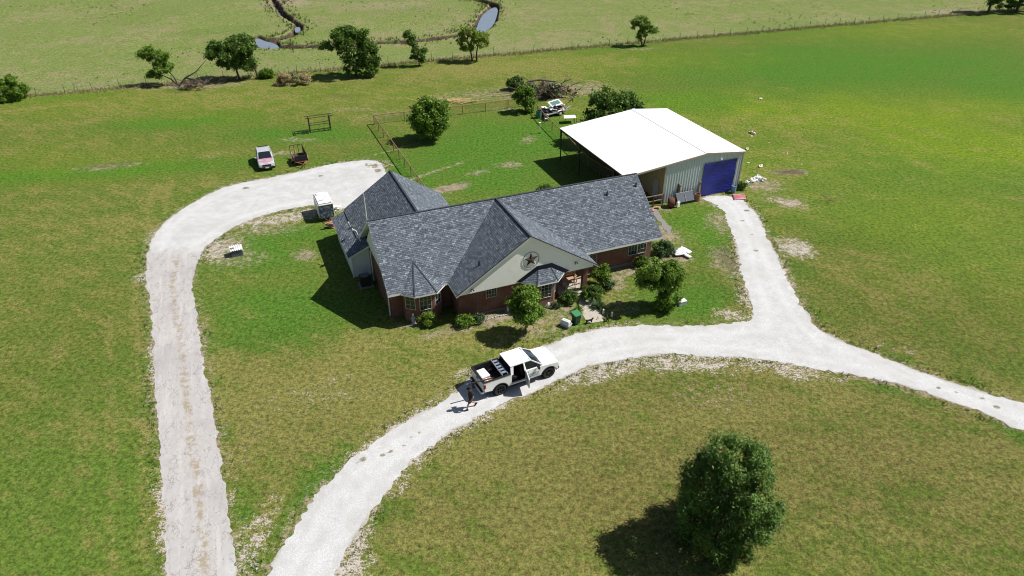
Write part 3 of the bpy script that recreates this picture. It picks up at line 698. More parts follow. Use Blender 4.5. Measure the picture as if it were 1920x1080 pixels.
# ================================================================== THE HOUSE
HX, HY, HTH = -0.374, 51.03, 0.3927
house = thing('brick_house', 'long red brick house with grey shingle roof and wide cream front gable', 'house', (HX, HY, 0), HTH)
hc, hs = math.cos(HTH), math.sin(HTH)
def HW(u, v, z=0.0): return Vector((HX+u*hc-v*hs, HY+u*hs+v*hc, z))
RZ, EZ = 6.55, 2.755                       # ridge and eave heights
UL, UR, VS = -11.48, 12.12, 4.95
GU, GF, GL, GR = -1.0, -6.95, -6.87, 4.87  # front gable
# -- walls
def wall(b, pts, z0, z1, mat=0):
    for p, q in zip(pts[:-1], pts[1:]):
        b.add([(p[0],p[1],z0),(q[0],q[1],z0),(q[0],q[1],z1),(p[0],p[1],z1)], [(0,1,2,3)], mat)
b = MB()
wall(b, [(1.9,-4.2),(4.4,-4.2),(4.4,-3.9),(11.8,-3.9),(11.8,3.9),(-3.1,3.9),(-3.1,10.2),(-11.1,10.2),(-11.1,-3.9),(-10.25,-3.9)], 0, 2.70)
wall(b, [(-7.4,-3.9),(-6.4,-3.9),(-6.4,-6.0),(-1.25,-6.0)], 0, 2.62)
wall(b, [(1.7,-6.0),(1.9,-6.0),(1.9,-4.2)], 0, 2.62)
b.build('wall', 'red_brick', house, fix=False)
b = MB(); wall(b, [(-10.25,-3.9),(-10.25,-4.72),(-9.5,-5.30),(-8.12,-5.30),(-7.4,-4.72),(-7.4,-3.9)], 0, 2.66)
b.build('bay_wall', 'red_brick', house, fix=False)
b = MB(); wall(b, [(-1.25,-6.0),(-0.45,-7.15),(0.92,-7.15),(1.7,-6.0)], 0, 2.5)
b.build('bay_wall', 'red_brick', house, fix=False)
b = MB(); b.box(4.02,4.40,-6.2,-5.82,0.12,2.6); b.build('porch_column', 'red_brick', house)
MB().box(4.42,11.83,-3.96,-3.902,0,0.22).build('foundation', 'grey_concrete', house); MB().box(-6.42,-1.3,-6.05,-6.002,0,0.16).build('foundation', 'grey_concrete', house)
# gable ends of the main roof
b = MB()
for u, s in ((-11.12,-1),(11.82,1)):
    MB().add([(u,-3.95,2.72),(u,3.95,2.72),(u,0.15,5.72+0.68),(u,-0.15,5.72+0.68)], [(0,1,2,3)]).build('gable_end', 'cream_siding', house, fix=False)
b = MB(); b.add([(-11.0,10.23,2.7),(-3.2,10.23,2.7),(-7.15,10.23,5.6)], [(0,1,2)]); b.build('gable_end', 'cream_siding', house, fix=False)
# front gable panel
b = MB(); b.slab([(GL+0.35,-6.74,2.60),(GR-0.35,-6.74,2.60),(GR-0.35,-6.74,2.80),(GU,-6.74,6.36),(GL+0.35,-6.74,2.80)], (0,0.1,0), (0,0,0))
b.build('gable_panel', 'cream_siding', house)
b = MB(); b.box(GL+0.36,GR-0.36,-6.735,-4.0,2.585,2.60+0.03); b.build('soffit', 'soffit_white', house)
# -- roofs (shingle top, pale fascia, pale underside)
RM = ['shingle', 'cream_trim', 'soffit_white']
b = MB()
b.slab([(UL,-VS,EZ),(UR,-VS,EZ),(UR,0,RZ),(UL,0,RZ)], 0.17)
b.slab([(UR,VS,EZ),(UL,VS,EZ),(UL,0,RZ),(UR,0,RZ)], 0.17)
b.build('roof', RM, house, fix=False)
b = MB()
b.slab([(GL,GF,EZ),(GL,-VS+0.02,EZ),(GU,0,RZ+0.004),(GU,GF,RZ+0.004)][::-1], 0.17)
b.slab([(GR,GF,EZ),(GR,-VS+0.02,EZ),(GU,0,RZ+0.004),(GU,GF,RZ+0.004)], 0.17)
b.build('gable_roof', RM, house, fix=False)
WU, WZ, WB = -7.15, 5.80, 10.62
b = MB()
b.slab([(WU,0.9,WZ),(WU,WB,WZ),(-11.72,WB,EZ),(-11.72,4.9,EZ)][::-1] and [(WU,0.9,WZ),(WU,WB,WZ),(-11.72,WB,EZ),(-11.72,4.9,EZ)], 0.17)
b.slab([(WU,0.9,WZ),(WU,WB,WZ),(-2.6,WB,EZ),(-2.6,4.9,EZ)][::-1], 0.17)
b.build('wing_roof', RM, house, fix=False)
b = MB(); b.slab([(-12.95,2.75,2.12),(-11.13,2.75,2.92),(-11.13,10.45,2.92),(-12.95,10.45,2.12)], 0.14)
b.build('lean_to_roof', RM, house, fix=False)
b = MB()
wall(b, [(-12.65,10.2),(-12.65,3.15),(-11.12,3.15)], 0, 2.08)
b.add([(-12.65,3.15,2.08),(-11.12,3.15,2.08),(-11.12,3.15,2.80)], [(0,1,2)])
b.build('lean_to_wall', 'white_siding', house, fix=False)
MB().bar((-12.65,3.13,0),(-12.65,3.13,2.08),0.1).build('corner_trim', 'cream_trim', house); MB().bar((-11.2,3.12,0),(-11.2,3.12,2.6),0.08).build('corner_trim', 'cream_trim', house)
# gable return at the left end
b = MB(); b.slab([(-11.62,4.1,2.75),(-11.05,4.1,2.75),(-11.05,5.15,2.75),(-11.62,5.15,2.75)], 0.22, (0,0,0)); b.build('eave_return', 'cream_trim', house)
# bay roofs
A = (-8.98,-3.1,4.15); e = [(-10.55,-5.0,2.70),(-9.68,-5.72,2.66),(-7.96,-5.76,2.66),(-7.15,-5.0,2.70)]
b = MB()
for p, q in zip(e[:-1], e[1:]): b.slab([A, p, q], 0.12)
b.build('bay_roof', RM, house, fix=False)
T1, T2 = (-0.25,-6.76,3.50), (0.78,-6.76,3.50); Lp, Rp = (-1.75,-6.76,2.70), (2.05,-6.76,2.70); e1, e2 = (-0.66,-7.58,2.56), (1.10,-7.58,2.56)
b = MB()
b.slab([e1, e2, T2, T1], 0.12); b.slab([Lp, e1, T1], 0.12); b.slab([e2, Rp, T2], 0.12)
b.build('bay_roof', RM, house, fix=False)
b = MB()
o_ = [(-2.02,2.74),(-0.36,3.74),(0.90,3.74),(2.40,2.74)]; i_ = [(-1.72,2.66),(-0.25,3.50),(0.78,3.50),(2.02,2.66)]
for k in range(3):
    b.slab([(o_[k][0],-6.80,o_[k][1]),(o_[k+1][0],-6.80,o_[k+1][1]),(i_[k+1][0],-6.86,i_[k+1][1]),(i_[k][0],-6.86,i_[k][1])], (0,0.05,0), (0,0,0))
b.build('bay_band', 'bay_band_dark', house)  # near-black strip round the top edge of the front bay roof
# ridge and hip caps
for p, q in (((UL-0.01,0,RZ),(UR+0.01,0,RZ)),((GU,0,RZ+0.012),(GU,GF-0.01,RZ+0.012)),((WU,0.8,WZ),(WU,WB+0.01,WZ))):
    MB().bar(p, q, 0.15, 0.06).build('ridge_cap', 'ridge_dark', house)
for p in e[1:3]: MB().bar(A, (p[0],p[1],p[2]+0.02), 0.10, 0.05).build('hip_cap', 'ridge_dark', house)
for p, q in ((e1,T1),(e2,T2)): MB().bar(q, (p[0],p[1],p[2]+0.01), 0.07, 0.04).build('hip_cap', 'ridge_dark', house)
# drip edge: thin dark line over the front gable rakes
b = MB()
for u in (GL, GR): b.bar((GU,GF-0.012,RZ-0.005),(u,GF-0.012,EZ-0.005),0.03,0.07)
b.build('drip_edge', 'ridge_dark', house)
# -- windows
def window(pa, pb, z0, z1, cols, rows, centre=False, name='window'):
    pa, pb = Vector((*pa,0)), Vector((*pb,0)); w = (pb-pa).length; d = (pb-pa).normalized(); n = Vector((d.y,-d.x,0))
    P = lambda s, z, o: pa+d*s+n*o+Vector((0,0,z))
    def strip(b, s0, s1, za, zb, o0, o1):
        b.add([P(s0,za,o0),P(s1,za,o0),P(s1,zb,o0),P(s0,zb,o0),P(s0,za,o1),P(s1,za,o1),P(s1,zb,o1),P(s0,zb,o1)],
              [(4,5,6,7),(0,1,5,4),(1,2,6,5),(2,3,7,6),(3,0,4,7)])
    b = MB(); f = 0.032
    strip(b,0,w,z0,z0+f,0.004,0.05); strip(b,0,w,z1-f,z1,0.004,0.05); strip(b,0,f,z0+f,z1-f,0.004,0.05); strip(b,w-f,w,z0+f,z1-f,0.004,0.05)
    m = 0.0075
    for k in range(1, cols):
        s = w*k/cols; mm = 0.05 if centre and k == cols//2 else m
        strip(b,s-mm,s+mm,z0+f,z1-f,0.004,0.036 if mm == m else 0.048)
    for k in range(1, rows):
        z = z0+(z1-z0)*k/rows; strip(b,f,w-f,z-m,z+m,0.004,0.034)
    o = b.build(name, 'window_trim', house)
    b = MB(); b.add([P(f,z0+f,0.018),P(w-f,z0+f,0.018),P(w-f,z1-f,0.018),P(f,z1-f,0.018)], [(0,1,2,3)]); b.build('pane', 'window_glass', o, fix=False)
window((5.0,-3.9),(6.45,-3.9),0.95,2.22,4,3,True)
window((9.50,-3.9),(11.28,-3.9),0.95,2.2,6,3,True)
window((-4.24,-6.0),(-3.34,-6.0),1.36,2.24,4,3)
window((-0.16,-7.15),(0.78,-7.15),1.0,2.2,3,4)
window((-9.28,-5.30),(-8.34,-5.30),1.08,2.3,3,3)
def edge_pts(p, q, a, c): return ((p[0]+(q[0]-p[0])*a, p[1]+(q[1]-p[1])*a), (p[0]+(q[0]-p[0])*c, p[1]+(q[1]-p[1])*c))
window(*edge_pts((-10.25,-4.72),(-9.5,-5.30),0.08,0.92),1.2,2.42,2,3)
window(*edge_pts((-8.12,-5.30),(-7.4,-4.72),0.10,0.90),1.2,2.42,2,3)
window(*edge_pts((0.92,-7.15),(1.7,-6.0),0.25,0.75),1.0,2.2,2,4)
# -- door, porch, pipes
b = MB(); b.box(2.45,3.35,-4.26,-4.203,0.16,2.2); dr = b.build('front_door', 'kennel_light', house, bevel=0.01)
b = MB(); b.lathe([(0,0),(0.03,0.0),(0.035,0.03),(0,0.05)], (3.25,-4.262,1.1), (0,-1,0), 10); b.build('handle', 'aluminium', dr, True)
b = MB(); b.slab([(2.0,-4.2,0.14),(4.9,-4.2,0.14),(4.9,-6.3,0.14),(3.9,-6.75,0.14),(2.9,-6.75,0.14),(2.0,-6.1,0.14)], 0.14, (0,0,0)); b.build('porch_floor', 'concrete', house)
def vent(u, v, z, r=0.06, h=0.38):
    b = MB(); b.lathe([(r,0),(r,h),(r*0.75,h),(r*0.75,h-0.03)], (u,v,z-0.05), n=12); b.lathe([(r*1.7,0.02),(r*1.1,0.10)], (u,v,z-0.02), n=12)
    b.build('vent_pipe', 'black_plastic', house, True)
slope = (RZ-EZ)/VS
for u, v in ((8.6,-1.2),(11.55,-0.95),(10.9,3.0)): vent(u, v, RZ-abs(v)*slope)
vent(-4.6,-5.7, RZ-abs(-4.6-GU)*(RZ-EZ)/(GU-GL)); vent(-8.3,2.6, WZ-abs(-8.3-WU)*0.667)
for pp in ([(-11.24,1.9,2.9),(-11.24,1.9,0.05)],[(-11.3,-3.7,2.4),(-11.22,-3.6,1.8),(-11.22,-3.6,0.05)]): MB().tube(pp,0.048,8).build('downspout', 'cream_trim', house, True)
for u, z in ((2.95,3.35),(-5.6,2.95)):
    b = MB(); b.box(u-0.05,u+0.05,-6.80,-6.742,z-0.04,z+0.04)
    for s in (-1,1): b.lathe([(0.03,0),(0.06,0.1),(0,0.1)], (u+s*0.07,-6.82,z-0.02), (s*0.5,-0.8,-0.5), 10)
    b.build('flood_light', 'black_plastic', house)
# -- star on the gable
st = thing('star_ornament', 'big rusty metal star in a ring on the cream front gable', 'star', HW(-0.86,-6.742,4.42), HTH)
b = MB(); pts = []
for k in range(10):
    r = 0.60 if k % 2 == 0 else 0.235; a = math.pi/2+k*math.pi/5; pts.append((r*math.cos(a), 0, r*math.sin(a)))
b.v = [(0,-0.13,0)]+[(p[0],-0.015,p[2]) for p in pts]; b.f = [(0,1+k,1+(k+1)%10) for k in range(10)]; b.m = [0]*10
b.build('star', 'star_rust', st, fix=False)
b = MB(); b.tube([(0.66*math.cos(a),-0.03,0.66*math.sin(a)) for a in np.linspace(0,2*math.pi,49)],0.016,6,caps=False); b.build('ring', 'dark_steel', st, True)
# -- things on and by the house
t_ = thing('antenna_mast', 'thin pale antenna pole rising from the left roof peak', 'antenna', HW(-11.45,0.25,RZ-0.3), HTH)
b = MB(); b.tube([(0,0,0),(0,0,2.45)],[0.035,0.025],8); b.build('pole', 'cream_trim', t_, True)
b = MB(); b.tube([(0,0,0.3),(0.25,-0.1,0.2)],0.015,6); b.build('bracket', 'aluminium', t_, True)
t_ = thing('satellite_dish', 'grey satellite dish on a bent arm above the low side roof', 'dish', HW(-11.55,5.0,2.75), HTH)
b = MB(); b.tube([(0,0,0),(-0.1,0.1,0.45),(-0.38,0.35,0.62)],0.03,8); b.build('arm', 'cream_trim', t_, True)
b = MB(); b.lathe([(0,0.0),(0.15,0.015),(0.29,0.06),(0.38,0.115),(0.37,0.125)], (-0.42,0.38,0.62), (-0.25,0.65,0.72), 20); b.build('reflector', 'stone_grey', t_, True)
b = MB(); b.tube([(-0.36,0.12,0.5),(-0.55,0.72,1.05)],0.014,6); b.box(-0.60,-0.50,0.68,0.78,1.0,1.1); b.build('feed_arm', 'cream_trim', t_)
t_ = thing('air_conditioner', 'dark outdoor air conditioner in the shade by the left wall', 'air conditioner', HW(-12.0,1.55), HTH)
b = MB(); b.box(-0.55,0.55,-0.55,0.55,0,0.1); b.build('base', 'grey_concrete', t_)
b = MB(); b.box(-0.42,0.42,-0.42,0.42,0.1,0.95); b.build('cabinet', 'dark_steel', t_, bevel=0.06)
b = MB()
for r in (0.08,0.18,0.28,0.36): b.tube([(r*math.cos(a),r*math.sin(a),0.98) for a in np.linspace(0,2*math.pi,25)],0.012,5,caps=False)
for k in range(6): b.tube([(0,0,0.98),(0.36*math.cos(k*math.pi/3),0.36*math.sin(k*math.pi/3),0.98)],0.01,5)
b.build('fan_guard', 'stone_grey', t_)
# porch furniture
t_ = thing('wooden_bench', 'weathered wooden bench on the front porch under the gable', 'bench', HW(3.45,-4.75,0.14), HTH)
b = MB(); b.box(-0.75,0.75,-0.22,0.22,0.42,0.47); b.build('seat', 'wood_tan', t_, bevel=0.008)
b = MB()
for z in (0.62,0.80): b.box(-0.75,0.75,0.2,0.24,z,z+0.12)
b.build('backrest', 'wood_tan', t_, bevel=0.008)
for s in (-1,1):
    b = MB(); b.bar((s*0.66,-0.18,0),(s*0.66,-0.18,0.62),0.07); b.bar((s*0.66,0.2,0),(s*0.66,0.26,0.98),0.07); b.bar((s*0.66,-0.22,0.62),(s*0.66,0.24,0.62),0.06); b.build('leg', 'wood_tan', t_)
t_ = thing('log_stand', 'pale log bar on crossed legs at the porch edge', 'log stand', HW(4.15,-5.35,0.14), HTH+0.1)
b = MB(); b.tube([(-0.9,0,0.72),(0.3,0.02,0.75),(0.95,0.0,0.78)],[0.055,0.06,0.05],10); b.build('log', 'wood_tan', t_, True)
for s in (-0.5,0.5):
    b = MB(); b.tube([(s,-0.22,0),(s,0.1,0.95)],0.035,7); b.tube([(s,0.22,0),(s,-0.1,0.95)],0.035,7); b.build('leg', 'pink_wood', t_, True)
t_ = thing('ring_planter', 'pale round planter on the porch floor beside the bench', 'planter', HW(2.95,-5.35,0.14), HTH)
b = MB(); b.lathe([(0,0.02),(0.16,0.0),(0.24,0.3),(0.26,0.34),(0.22,0.34),(0.19,0.26),(0,0.26)], (0,0,0), n=20); b.build('pot', 'pale_rock', t_, True)
# ================================================================== THE BARN
BX, BY, BTH = 15.13, 63.253, 0.3827
bc, bs = math.cos(BTH), math.sin(BTH)
def BW(u, v, z=0.0): return Vector((BX+u*bc-v*bs, BY+u*bs+v*bc, z))
barn = thing('metal_barn', 'big metal barn with white roof, open side bay and grey green ribbed front', 'barn', (BX, BY, 0), BTH)
bL, bE, bP, bW = 14.35, -4.67, 4.68, 9.24; zE, zP, zW = 3.74, 4.79, 4.29
def rz(u): return zE+(u-bE)/(bP-bE)*(zP-zE) if u <= bP else zP+(u-bP)/(bW-bP)*(zW-zP)
b = MB()
b.slab([(bE-0.02,-0.18,zE),(bP,-0.18,zP),(bP,bL+0.15,zP),(bE-0.02,bL+0.15,zE)], 0.08, (0,1,1))
b.slab([(bP,-0.18,zP),(bW+0.12,-0.18,zW),(bW+0.12,bL+0.15,zW),(bP,bL+0.15,zP)], 0.08, (0,1,1))
b.build('roof', ['barn_white', 'barn_trim'], barn, fix=False)
b = MB()
b.slab([(bP-0.25,-0.19,rz(bP-0.25)+0.035),(bP,-0.19,zP+0.04),(bP,bL+0.16,zP+0.04),(bP-0.25,bL+0.16,rz(bP-0.25)+0.035)],0.02,(0,0,0))
b.slab([(bP,-0.19,zP+0.04),(bP+0.25,-0.19,rz(bP+0.25)+0.035),(bP+0.25,bL+0.16,rz(bP+0.25)+0.035),(bP,bL+0.16,zP+0.04)],0.02,(0,0,0))
b.build('ridge_cap', 'white_board', barn, fix=False)
def ribbed(b, p, q, z0, z1f, out, pitch=0.305):
    """ribbed sheet between plan points p,q; z1f(s) gives the top"""
    p, q = Vector((*p,0)), Vector((*q,0)); w = (q-p).length; d = (q-p)/w; o = Vector((*out,0))
    prof = []; s = 0
    while s < w-1e-4:
        for ds, h in ((0,0),(pitch-0.11,0),(pitch-0.085,0.035),(pitch-0.035,0.035),(pitch-0.01,0)):
            if s+ds <= w: prof.append((s+ds, h))
        s += pitch
    prof.append((w, 0))
    lo = [p+d*a+o*h+Vector((0,0,z0)) for a, h in prof]; hi = [p+d*a+o*h+Vector((0,0,z1f(a))) for a, h in prof]
    n = len(prof); b.add(lo+hi, [(i,i+1,n+i+1,n+i) for i in range(n-1)])
D0, D1, DZ = 4.62, 8.48, 3.52
b = MB()
ribbed(b,(0.06,0),(D0,0),0.05,lambda s: rz(0.06+s)-0.10,(0,-1)); ribbed(b,(D1,0),(bW-0.03,0),0.05,lambda s: rz(D1+s)-0.10,(0,-1)); ribbed(b,(D0,0),(D1,0),DZ,lambda s: rz(D0+s)-0.10,(0,-1))
b.build('front_wall', 'barn_wall', barn, fix=False)
b = MB(); ribbed(b,(0,bL),(0,0.06),0.05,lambda s: rz(0)-0.10,(-1,0)); b.build('side_wall', 'barn_tan', barn, fix=False)
b = MB(); ribbed(b,(bW,0.03),(bW,bL),0.05,lambda s: rz(bW)-0.10,(1,0)); ribbed(b,(bW,bL),(0,bL),0.05,lambda s: rz(bW-s)-0.10,(0,1)); b.build('rear_wall', 'barn_wall', barn, fix=False)
b = MB()
b.bar((0,0,0),(0,0,rz(0)-0.1),0.13); b.bar((bW,0,0),(bW,0,rz(bW)-0.1),0.12)
b.bar((D0-0.05,-0.03,0.04),(D0-0.05,-0.03,DZ),0.08); b.bar((D1+0.05,-0.03,0.04),(D1+0.05,-0.03,DZ),0.08); b.bar((D0-0.1,-0.03,DZ+0.04),(D1+0.1,-0.03,DZ+0.04),0.08)
b.bar((bE,-0.2,zE-0.09),(bP,-0.2,zP-0.09),0.05,0.17); b.bar((bP,-0.2,zP-0.09),(bW+0.1,-0.2,zW-0.09),0.05,0.17)
b.build('trim', 'barn_trim', barn, fix=False)
b = MB(); b.bar((bE+0.1,0,zE-0.2),(bE+0.1,bL,zE-0.2),0.1,0.18)
for v in (0.08,4.8,9.55,14.25): b.bar((bE,v,zE-0.2),(0,v,rz(0)-0.2),0.08,0.14)
b.build('roof_beam', 'dark_steel', barn, fix=False)
for v in (0.08,4.8,9.55,14.25):
    b = MB(); b.bar((bE+0.1,v,0),(bE+0.1,v,zE-0.2),0.10); b.build('post', 'dark_steel', barn)
dr = MB().box(-0.06,-0.037,0.82,1.75,0.1,2.1).build('side_door', 'door_blue_grey', barn, bevel=0.005)
MB().bar((-0.075,0.92,1.0),(-0.075,0.92,1.14),0.03).build('handle', 'aluminium', dr)
b = MB(); b.bar((6.35,-0.03,4.05),(6.35,-0.22,4.08),0.04); b.lathe([(0.03,0.16),(0.06,0.1),(0.12,0.0),(0,0.0)],(6.35,-0.24,3.90),n=14); b.build('wall_lamp', 'white_plastic', barn, True)
b = MB(); b.box(0.1,bW-0.1,0.1,bL-0.1,0.0,0.03); b.build('floor', 'grey_concrete', barn)
# tarp over the doorway
tp = MB()
def tarp(u, v):
    x = D0-0.1+u*(D1-D0-0.05*v+0.12); top = DZ+0.10-0.16*math.sin(u*math.pi)*0.35
    z = 0.06+(1-v)*(top-0.06)+0.05*math.sin(u*9)*v
    y = -0.10-0.05*math.sin(u*7+1)*v-0.035*math.sin(v*11+u*3)-0.22*max(0,v-0.75)*math.sin(u*5+0.6)**2
    return (x, y, z)
tp.grid(tarp, 36, 26)
o = tp.build('tarp', 'blue_tarp', None, True, loc=(BX,BY,0), rotz=BTH)
tag(o, 'blue plastic tarp hanging over the big barn doorway', 'tarp')
# ================================================================== TREES AND PLANTS
def leaves(name, clumps, n, size, mat, parent, seed, up=0.25, aspect=0.55):
    """n folded leaf-sprays scattered in clumps (x,y,z,radius,flatten)"""
    rs = np.random.RandomState(seed)
    C = np.array(clumps, float); w = C[:,3]**2; w /= w.sum()
    k = rs.choice(len(C), n, p=w)
    d = rs.normal(size=(n, 3)); d /= np.linalg.norm(d, axis=1)[:,None]
    r = C[k,3]*np.clip(np.abs(rs.normal(0.62, 0.42, n)), 0.03, 1.8)
    P = C[k,:3]+d*r[:,None]*np.stack([np.ones(n), np.ones(n), C[k,4]], 1)
    P[:,2] = np.maximum(P[:,2], 0.03)
    nr = d*0.9+rs.normal(size=(n, 3))*0.75+np.array([0, 0, up]); nr /= np.linalg.norm(nr, axis=1)[:,None]
    a = np.cross(nr, rs.normal(size=(n, 3))); a /= np.linalg.norm(a, axis=1)[:,None]
    b = np.cross(nr, a)
    s = size*rs.uniform(0.55, 1.4, n)[:,None]
    tip = P+a*s-nr*s*0.25; tail = P-a*s-nr*s*0.15
    l = P+b*s*aspect; q = P-b*s*aspect
    V = np.stack([tail, l, tip, q], 1).reshape(-1, 3)
    F = np.arange(4*n).reshape(n, 4)
    return fast_mesh(name, V, F, mat, parent)
def clump_cloud(blobs, per, rad, seed, flat=0.8):
    rs = random.Random(seed); out = []
    for (x, y, z, rx_, ry_, rz_) in blobs:
        m = max(5, int(per*(rx_*ry_*rz_)**(2/3)))
        for i in range(m):
            th = rs.uniform(0, 2*math.pi); cz = rs.uniform(-0.85, 1.0); sr = math.sqrt(max(0, 1-cz*cz)); q = rs.uniform(0.6, 1.12)
            out.append((x+rx_*sr*math.cos(th)*q, y+ry_*sr*math.sin(th)*q, max(rad*0.4, z+rz_*cz*q), rad*rs.uniform(0.6, 1.3), flat))
    return out
def limbs(name, base_r, trunks, clumps, mat, parent, seed, nb=26, wob=0.12):
    """tapered trunks with limbs running out into the clumps"""
    rs = random.Random(seed); b = MB(); forks = []
    for pts in trunks:
        pts = [Vector(p) for p in pts]; n = len(pts)
        b.tube(pts, [base_r*(1-0.55*i/(n-1)) for i in range(n)], 8); forks += pts[1:]
    for c in rs.sample(clumps, min(nb, len(clumps))):
        c = Vector(c[:3]); f = min(forks, key=lambda p: (p-c).length+0.6*max(0, p.z-c.z)); m = (f+c)/2+Vector((rs.uniform(-1,1),rs.uniform(-1,1),rs.uniform(-.3,1)))*wob*(c-f).length
        b.tube([f, m, c], [base_r*0.42, base_r*0.26, base_r*0.09], 5)
    return b.build(name, mat, parent, True, fix=False)
def tree(name, label, cat, base, blobs, leaf, n, size, seed, trunk_r=0.12, trunks=None, per=9, rad=0.5, group=None, rotz=0.0, bark='bark', nb=26, leaf2=None, up=0.25, wob=0.12, k=1.0):
    o = thing(name, label, cat, base, rotz, group); o.scale = (k, k, k)
    cl = clump_cloud(blobs, per, rad, seed)
    top = max(bl[2] for bl in blobs)
    if trunks is None: trunks = [[(0,0,-0.05),(0.05,0.03,top*0.4),(blobs[0][0]*0.6,blobs[0][1]*0.6,top*0.75),(blobs[0][0],blobs[0][1],top)]]
    limbs('trunk', trunk_r, trunks, cl, bark, o, seed, nb, wob)
    leaves('crown', cl, n, size, leaf, o, seed+1, up)
    if leaf2:
        leaves('young_leaves', [c for c in cl if c[2] > top*0.8] or cl, int(n*0.18), size*0.9, leaf2, o, seed+2, up)
    return o
# -- the big dark evergreen in the foreground
ev = thing('evergreen_tree', 'big dark evergreen tree standing alone on the front lawn, crown down to the grass', 'tree', G(1345,1012))
cl = []; rs = random.Random(5)
for i in range(470):
    z = rs.uniform(0.15, 6.5); q = z/6.7
    rmax = 2.45*math.sqrt(max(0.02, 1-((q-0.36)/0.68)**2)) if q > 0.36 else 2.45*(0.78+0.22*math.sin(q/0.36*math.pi/2))
    th = rs.uniform(0, 2*math.pi); r = rmax*rs.uniform(0.6, 1.02)*(0.94+0.10*math.sin(3*th+q*7)+0.07*math.sin(7*th-q*9))
    cl.append((r*math.cos(th)+0.1*q, r*math.sin(th), z, rs.uniform(0.22, 0.46), 1.35))
limbs('trunk', 0.2, [[(0,0,-0.05),(0.02,0,1.8),(0.05,0,3.4),(0.1,0,5.0)]], [c for c in cl if c[2] < 4.6], 'bark', ev, 5, 50)
leaves('crown', cl, 68000, 0.082, 'leaf_cedar', ev, 6, up=0.8, aspect=0.30)
# -- garden trees
tree('shade_tree', 'slim young tree with thin bare trunk in front of the gable window', 'tree', G(986.5,626), [(0,0,2.7,1.12,1.1,1.05),(-0.1,0,1.85,1.0,0.95,0.6),(0.1,0.1,3.35,0.85,0.85,0.5)], 'leaf_mid', 19000, 0.095, 21, 0.055, [[(0,0,-0.05),(-0.03,0,0.9),(-0.08,0,1.7),(0,0.03,3.0)]], 17, 0.36, leaf2='leaf_bright')
tree('shade_tree', 'lopsided leafy tree with bright top leaves beside the front path lawn', 'tree', G(1238,578), [(-0.3,0.2,3.6,1.55,1.4,0.75),(0.45,0.3,2.8,1.3,1.2,0.9),(0.85,-0.1,1.6,0.8,0.8,0.65),(-1.1,0,2.7,0.9,0.9,0.65),(0.35,-0.1,0.85,0.75,0.7,0.6)], 'leaf_mid', 23000, 0.1, 33, 0.13, [[(0,0,-0.05),(-0.1,0.05,1.0),(-0.3,0.1,2.0),(-0.35,0.2,3.2)],[(0,0,0.4),(0.35,-0.05,1.2),(0.7,0,1.9)]], 17, 0.38, leaf2='leaf_bright', k=0.93)
tree('round_tree', 'round dense tree inside the fenced back yard', 'tree', G(812,262), [(0,0,2.75,2.15,2.1,2.0)], 'leaf_mid', 20000, 0.14, 41, 0.16, None, 22, 0.55, leaf2='leaf_bright')
tree('yard_tree', 'bushy upright tree at the back corner of the yard fence', 'tree', G(985,210), [(0,0,2.4,1.6,1.5,1.6),(0.2,0,3.4,1.2,1.2,1.0),(0.1,0,1.0,1.3,1.2,0.9)], 'leaf_mid', 11000, 0.15, 47, 0.14, None, 9, 0.5, k=0.80)
tree('broad_tree', 'broad dark tree growing close behind the white barn roof', 'tree', BW(3.9, 17.2), [(-0.3,0,3.6,2.9,2.3,2.0),(0.4,0.3,4.9,1.9,1.8,1.3),(2.0,0,3.4,1.8,1.8,1.2),(-2.6,-0.2,2.7,1.4,1.4,1.5),(-3.4,-0.5,1.3,1.1,1.1,1.0)], 'leaf_dark', 15000, 0.165, 51, 0.2, None, 7, 0.6, rotz=BTH, leaf2='leaf_mid', k=1.05)
# -- trees along the pasture fence
GT = 'trees along the pasture fence'
def ft(label, px, blobs, leaf, n, seed, tr=0.16, trunks=None, size=0.19, leaf2=None, rad=0.6, per=8, nb=30, k=1.0):
    return tree('fence_tree', label, 'tree', G(*px), blobs, leaf, n, size, seed, tr, trunks, per, rad, GT, 0, 'bark', nb, leaf2, k=k)
ft('tall tree cut by the left photo edge at the pasture fence', (-4,192), [(0,0,4.0,1.6,1.6,2.4),(0.9,0,2.6,1.6,1.5,1.2),(0.2,0,0.9,1.2,1.2,0.8)], 'leaf_mid', 6000, 61, k=0.8)
ft('low bushy tree near the left edge at the pasture fence', (32,187), [(0,0,1.9,1.7,1.5,1.5),(0.8,0,1.2,1.2,1.2,1.0),(-0.4,0,3.0,0.9,0.9,0.7)], 'leaf_mid', 5500, 62, k=0.85)
ft('tree leaning left with two leafy arms beside the dead brush', (331,160), [(-2.4,0.3,5.0,1.9,1.5,1.1),(-4.0,0.2,5.9,1.6,1.2,0.8),(-1.6,0,3.4,1.8,1.5,1.0),(-3.6,0,2.0,1.3,1.1,0.6)], 'leaf_mid', 8000, 63, 0.15,
   [[(0.3,0,-0.05),(0.0,0,1.4),(-1.2,0.1,3.2),(-2.6,0.2,5.0)],[(0.3,0,-0.05),(-0.8,0,1.2),(-2.4,0,2.0)]], k=0.8)
ft('wide dark tree left of the tan dry bush', (452,148), [(-1.3,0,4.6,2.7,2.2,1.9),(1.2,0.2,5.6,2.1,1.9,1.8),(-3.6,0,4.6,1.6,1.5,1.4),(0.6,0,3.0,2.8,2.0,1.3),(2.2,0,2.6,1.4,1.2,1.2),(-1.4,0,2.8,2.0,1.6,1.1)], 'leaf_dark', 17000, 64, 0.2,
   [[(-0.3,0,-0.05),(-0.5,0,1.6),(-0.8,0,3.2),(-1.0,0,4.8)],[(3.0,0,-0.05),(2.9,0,1.4),(2.0,0,3.2),(1.2,0,5.2)]], leaf2='leaf_mid', k=0.88)
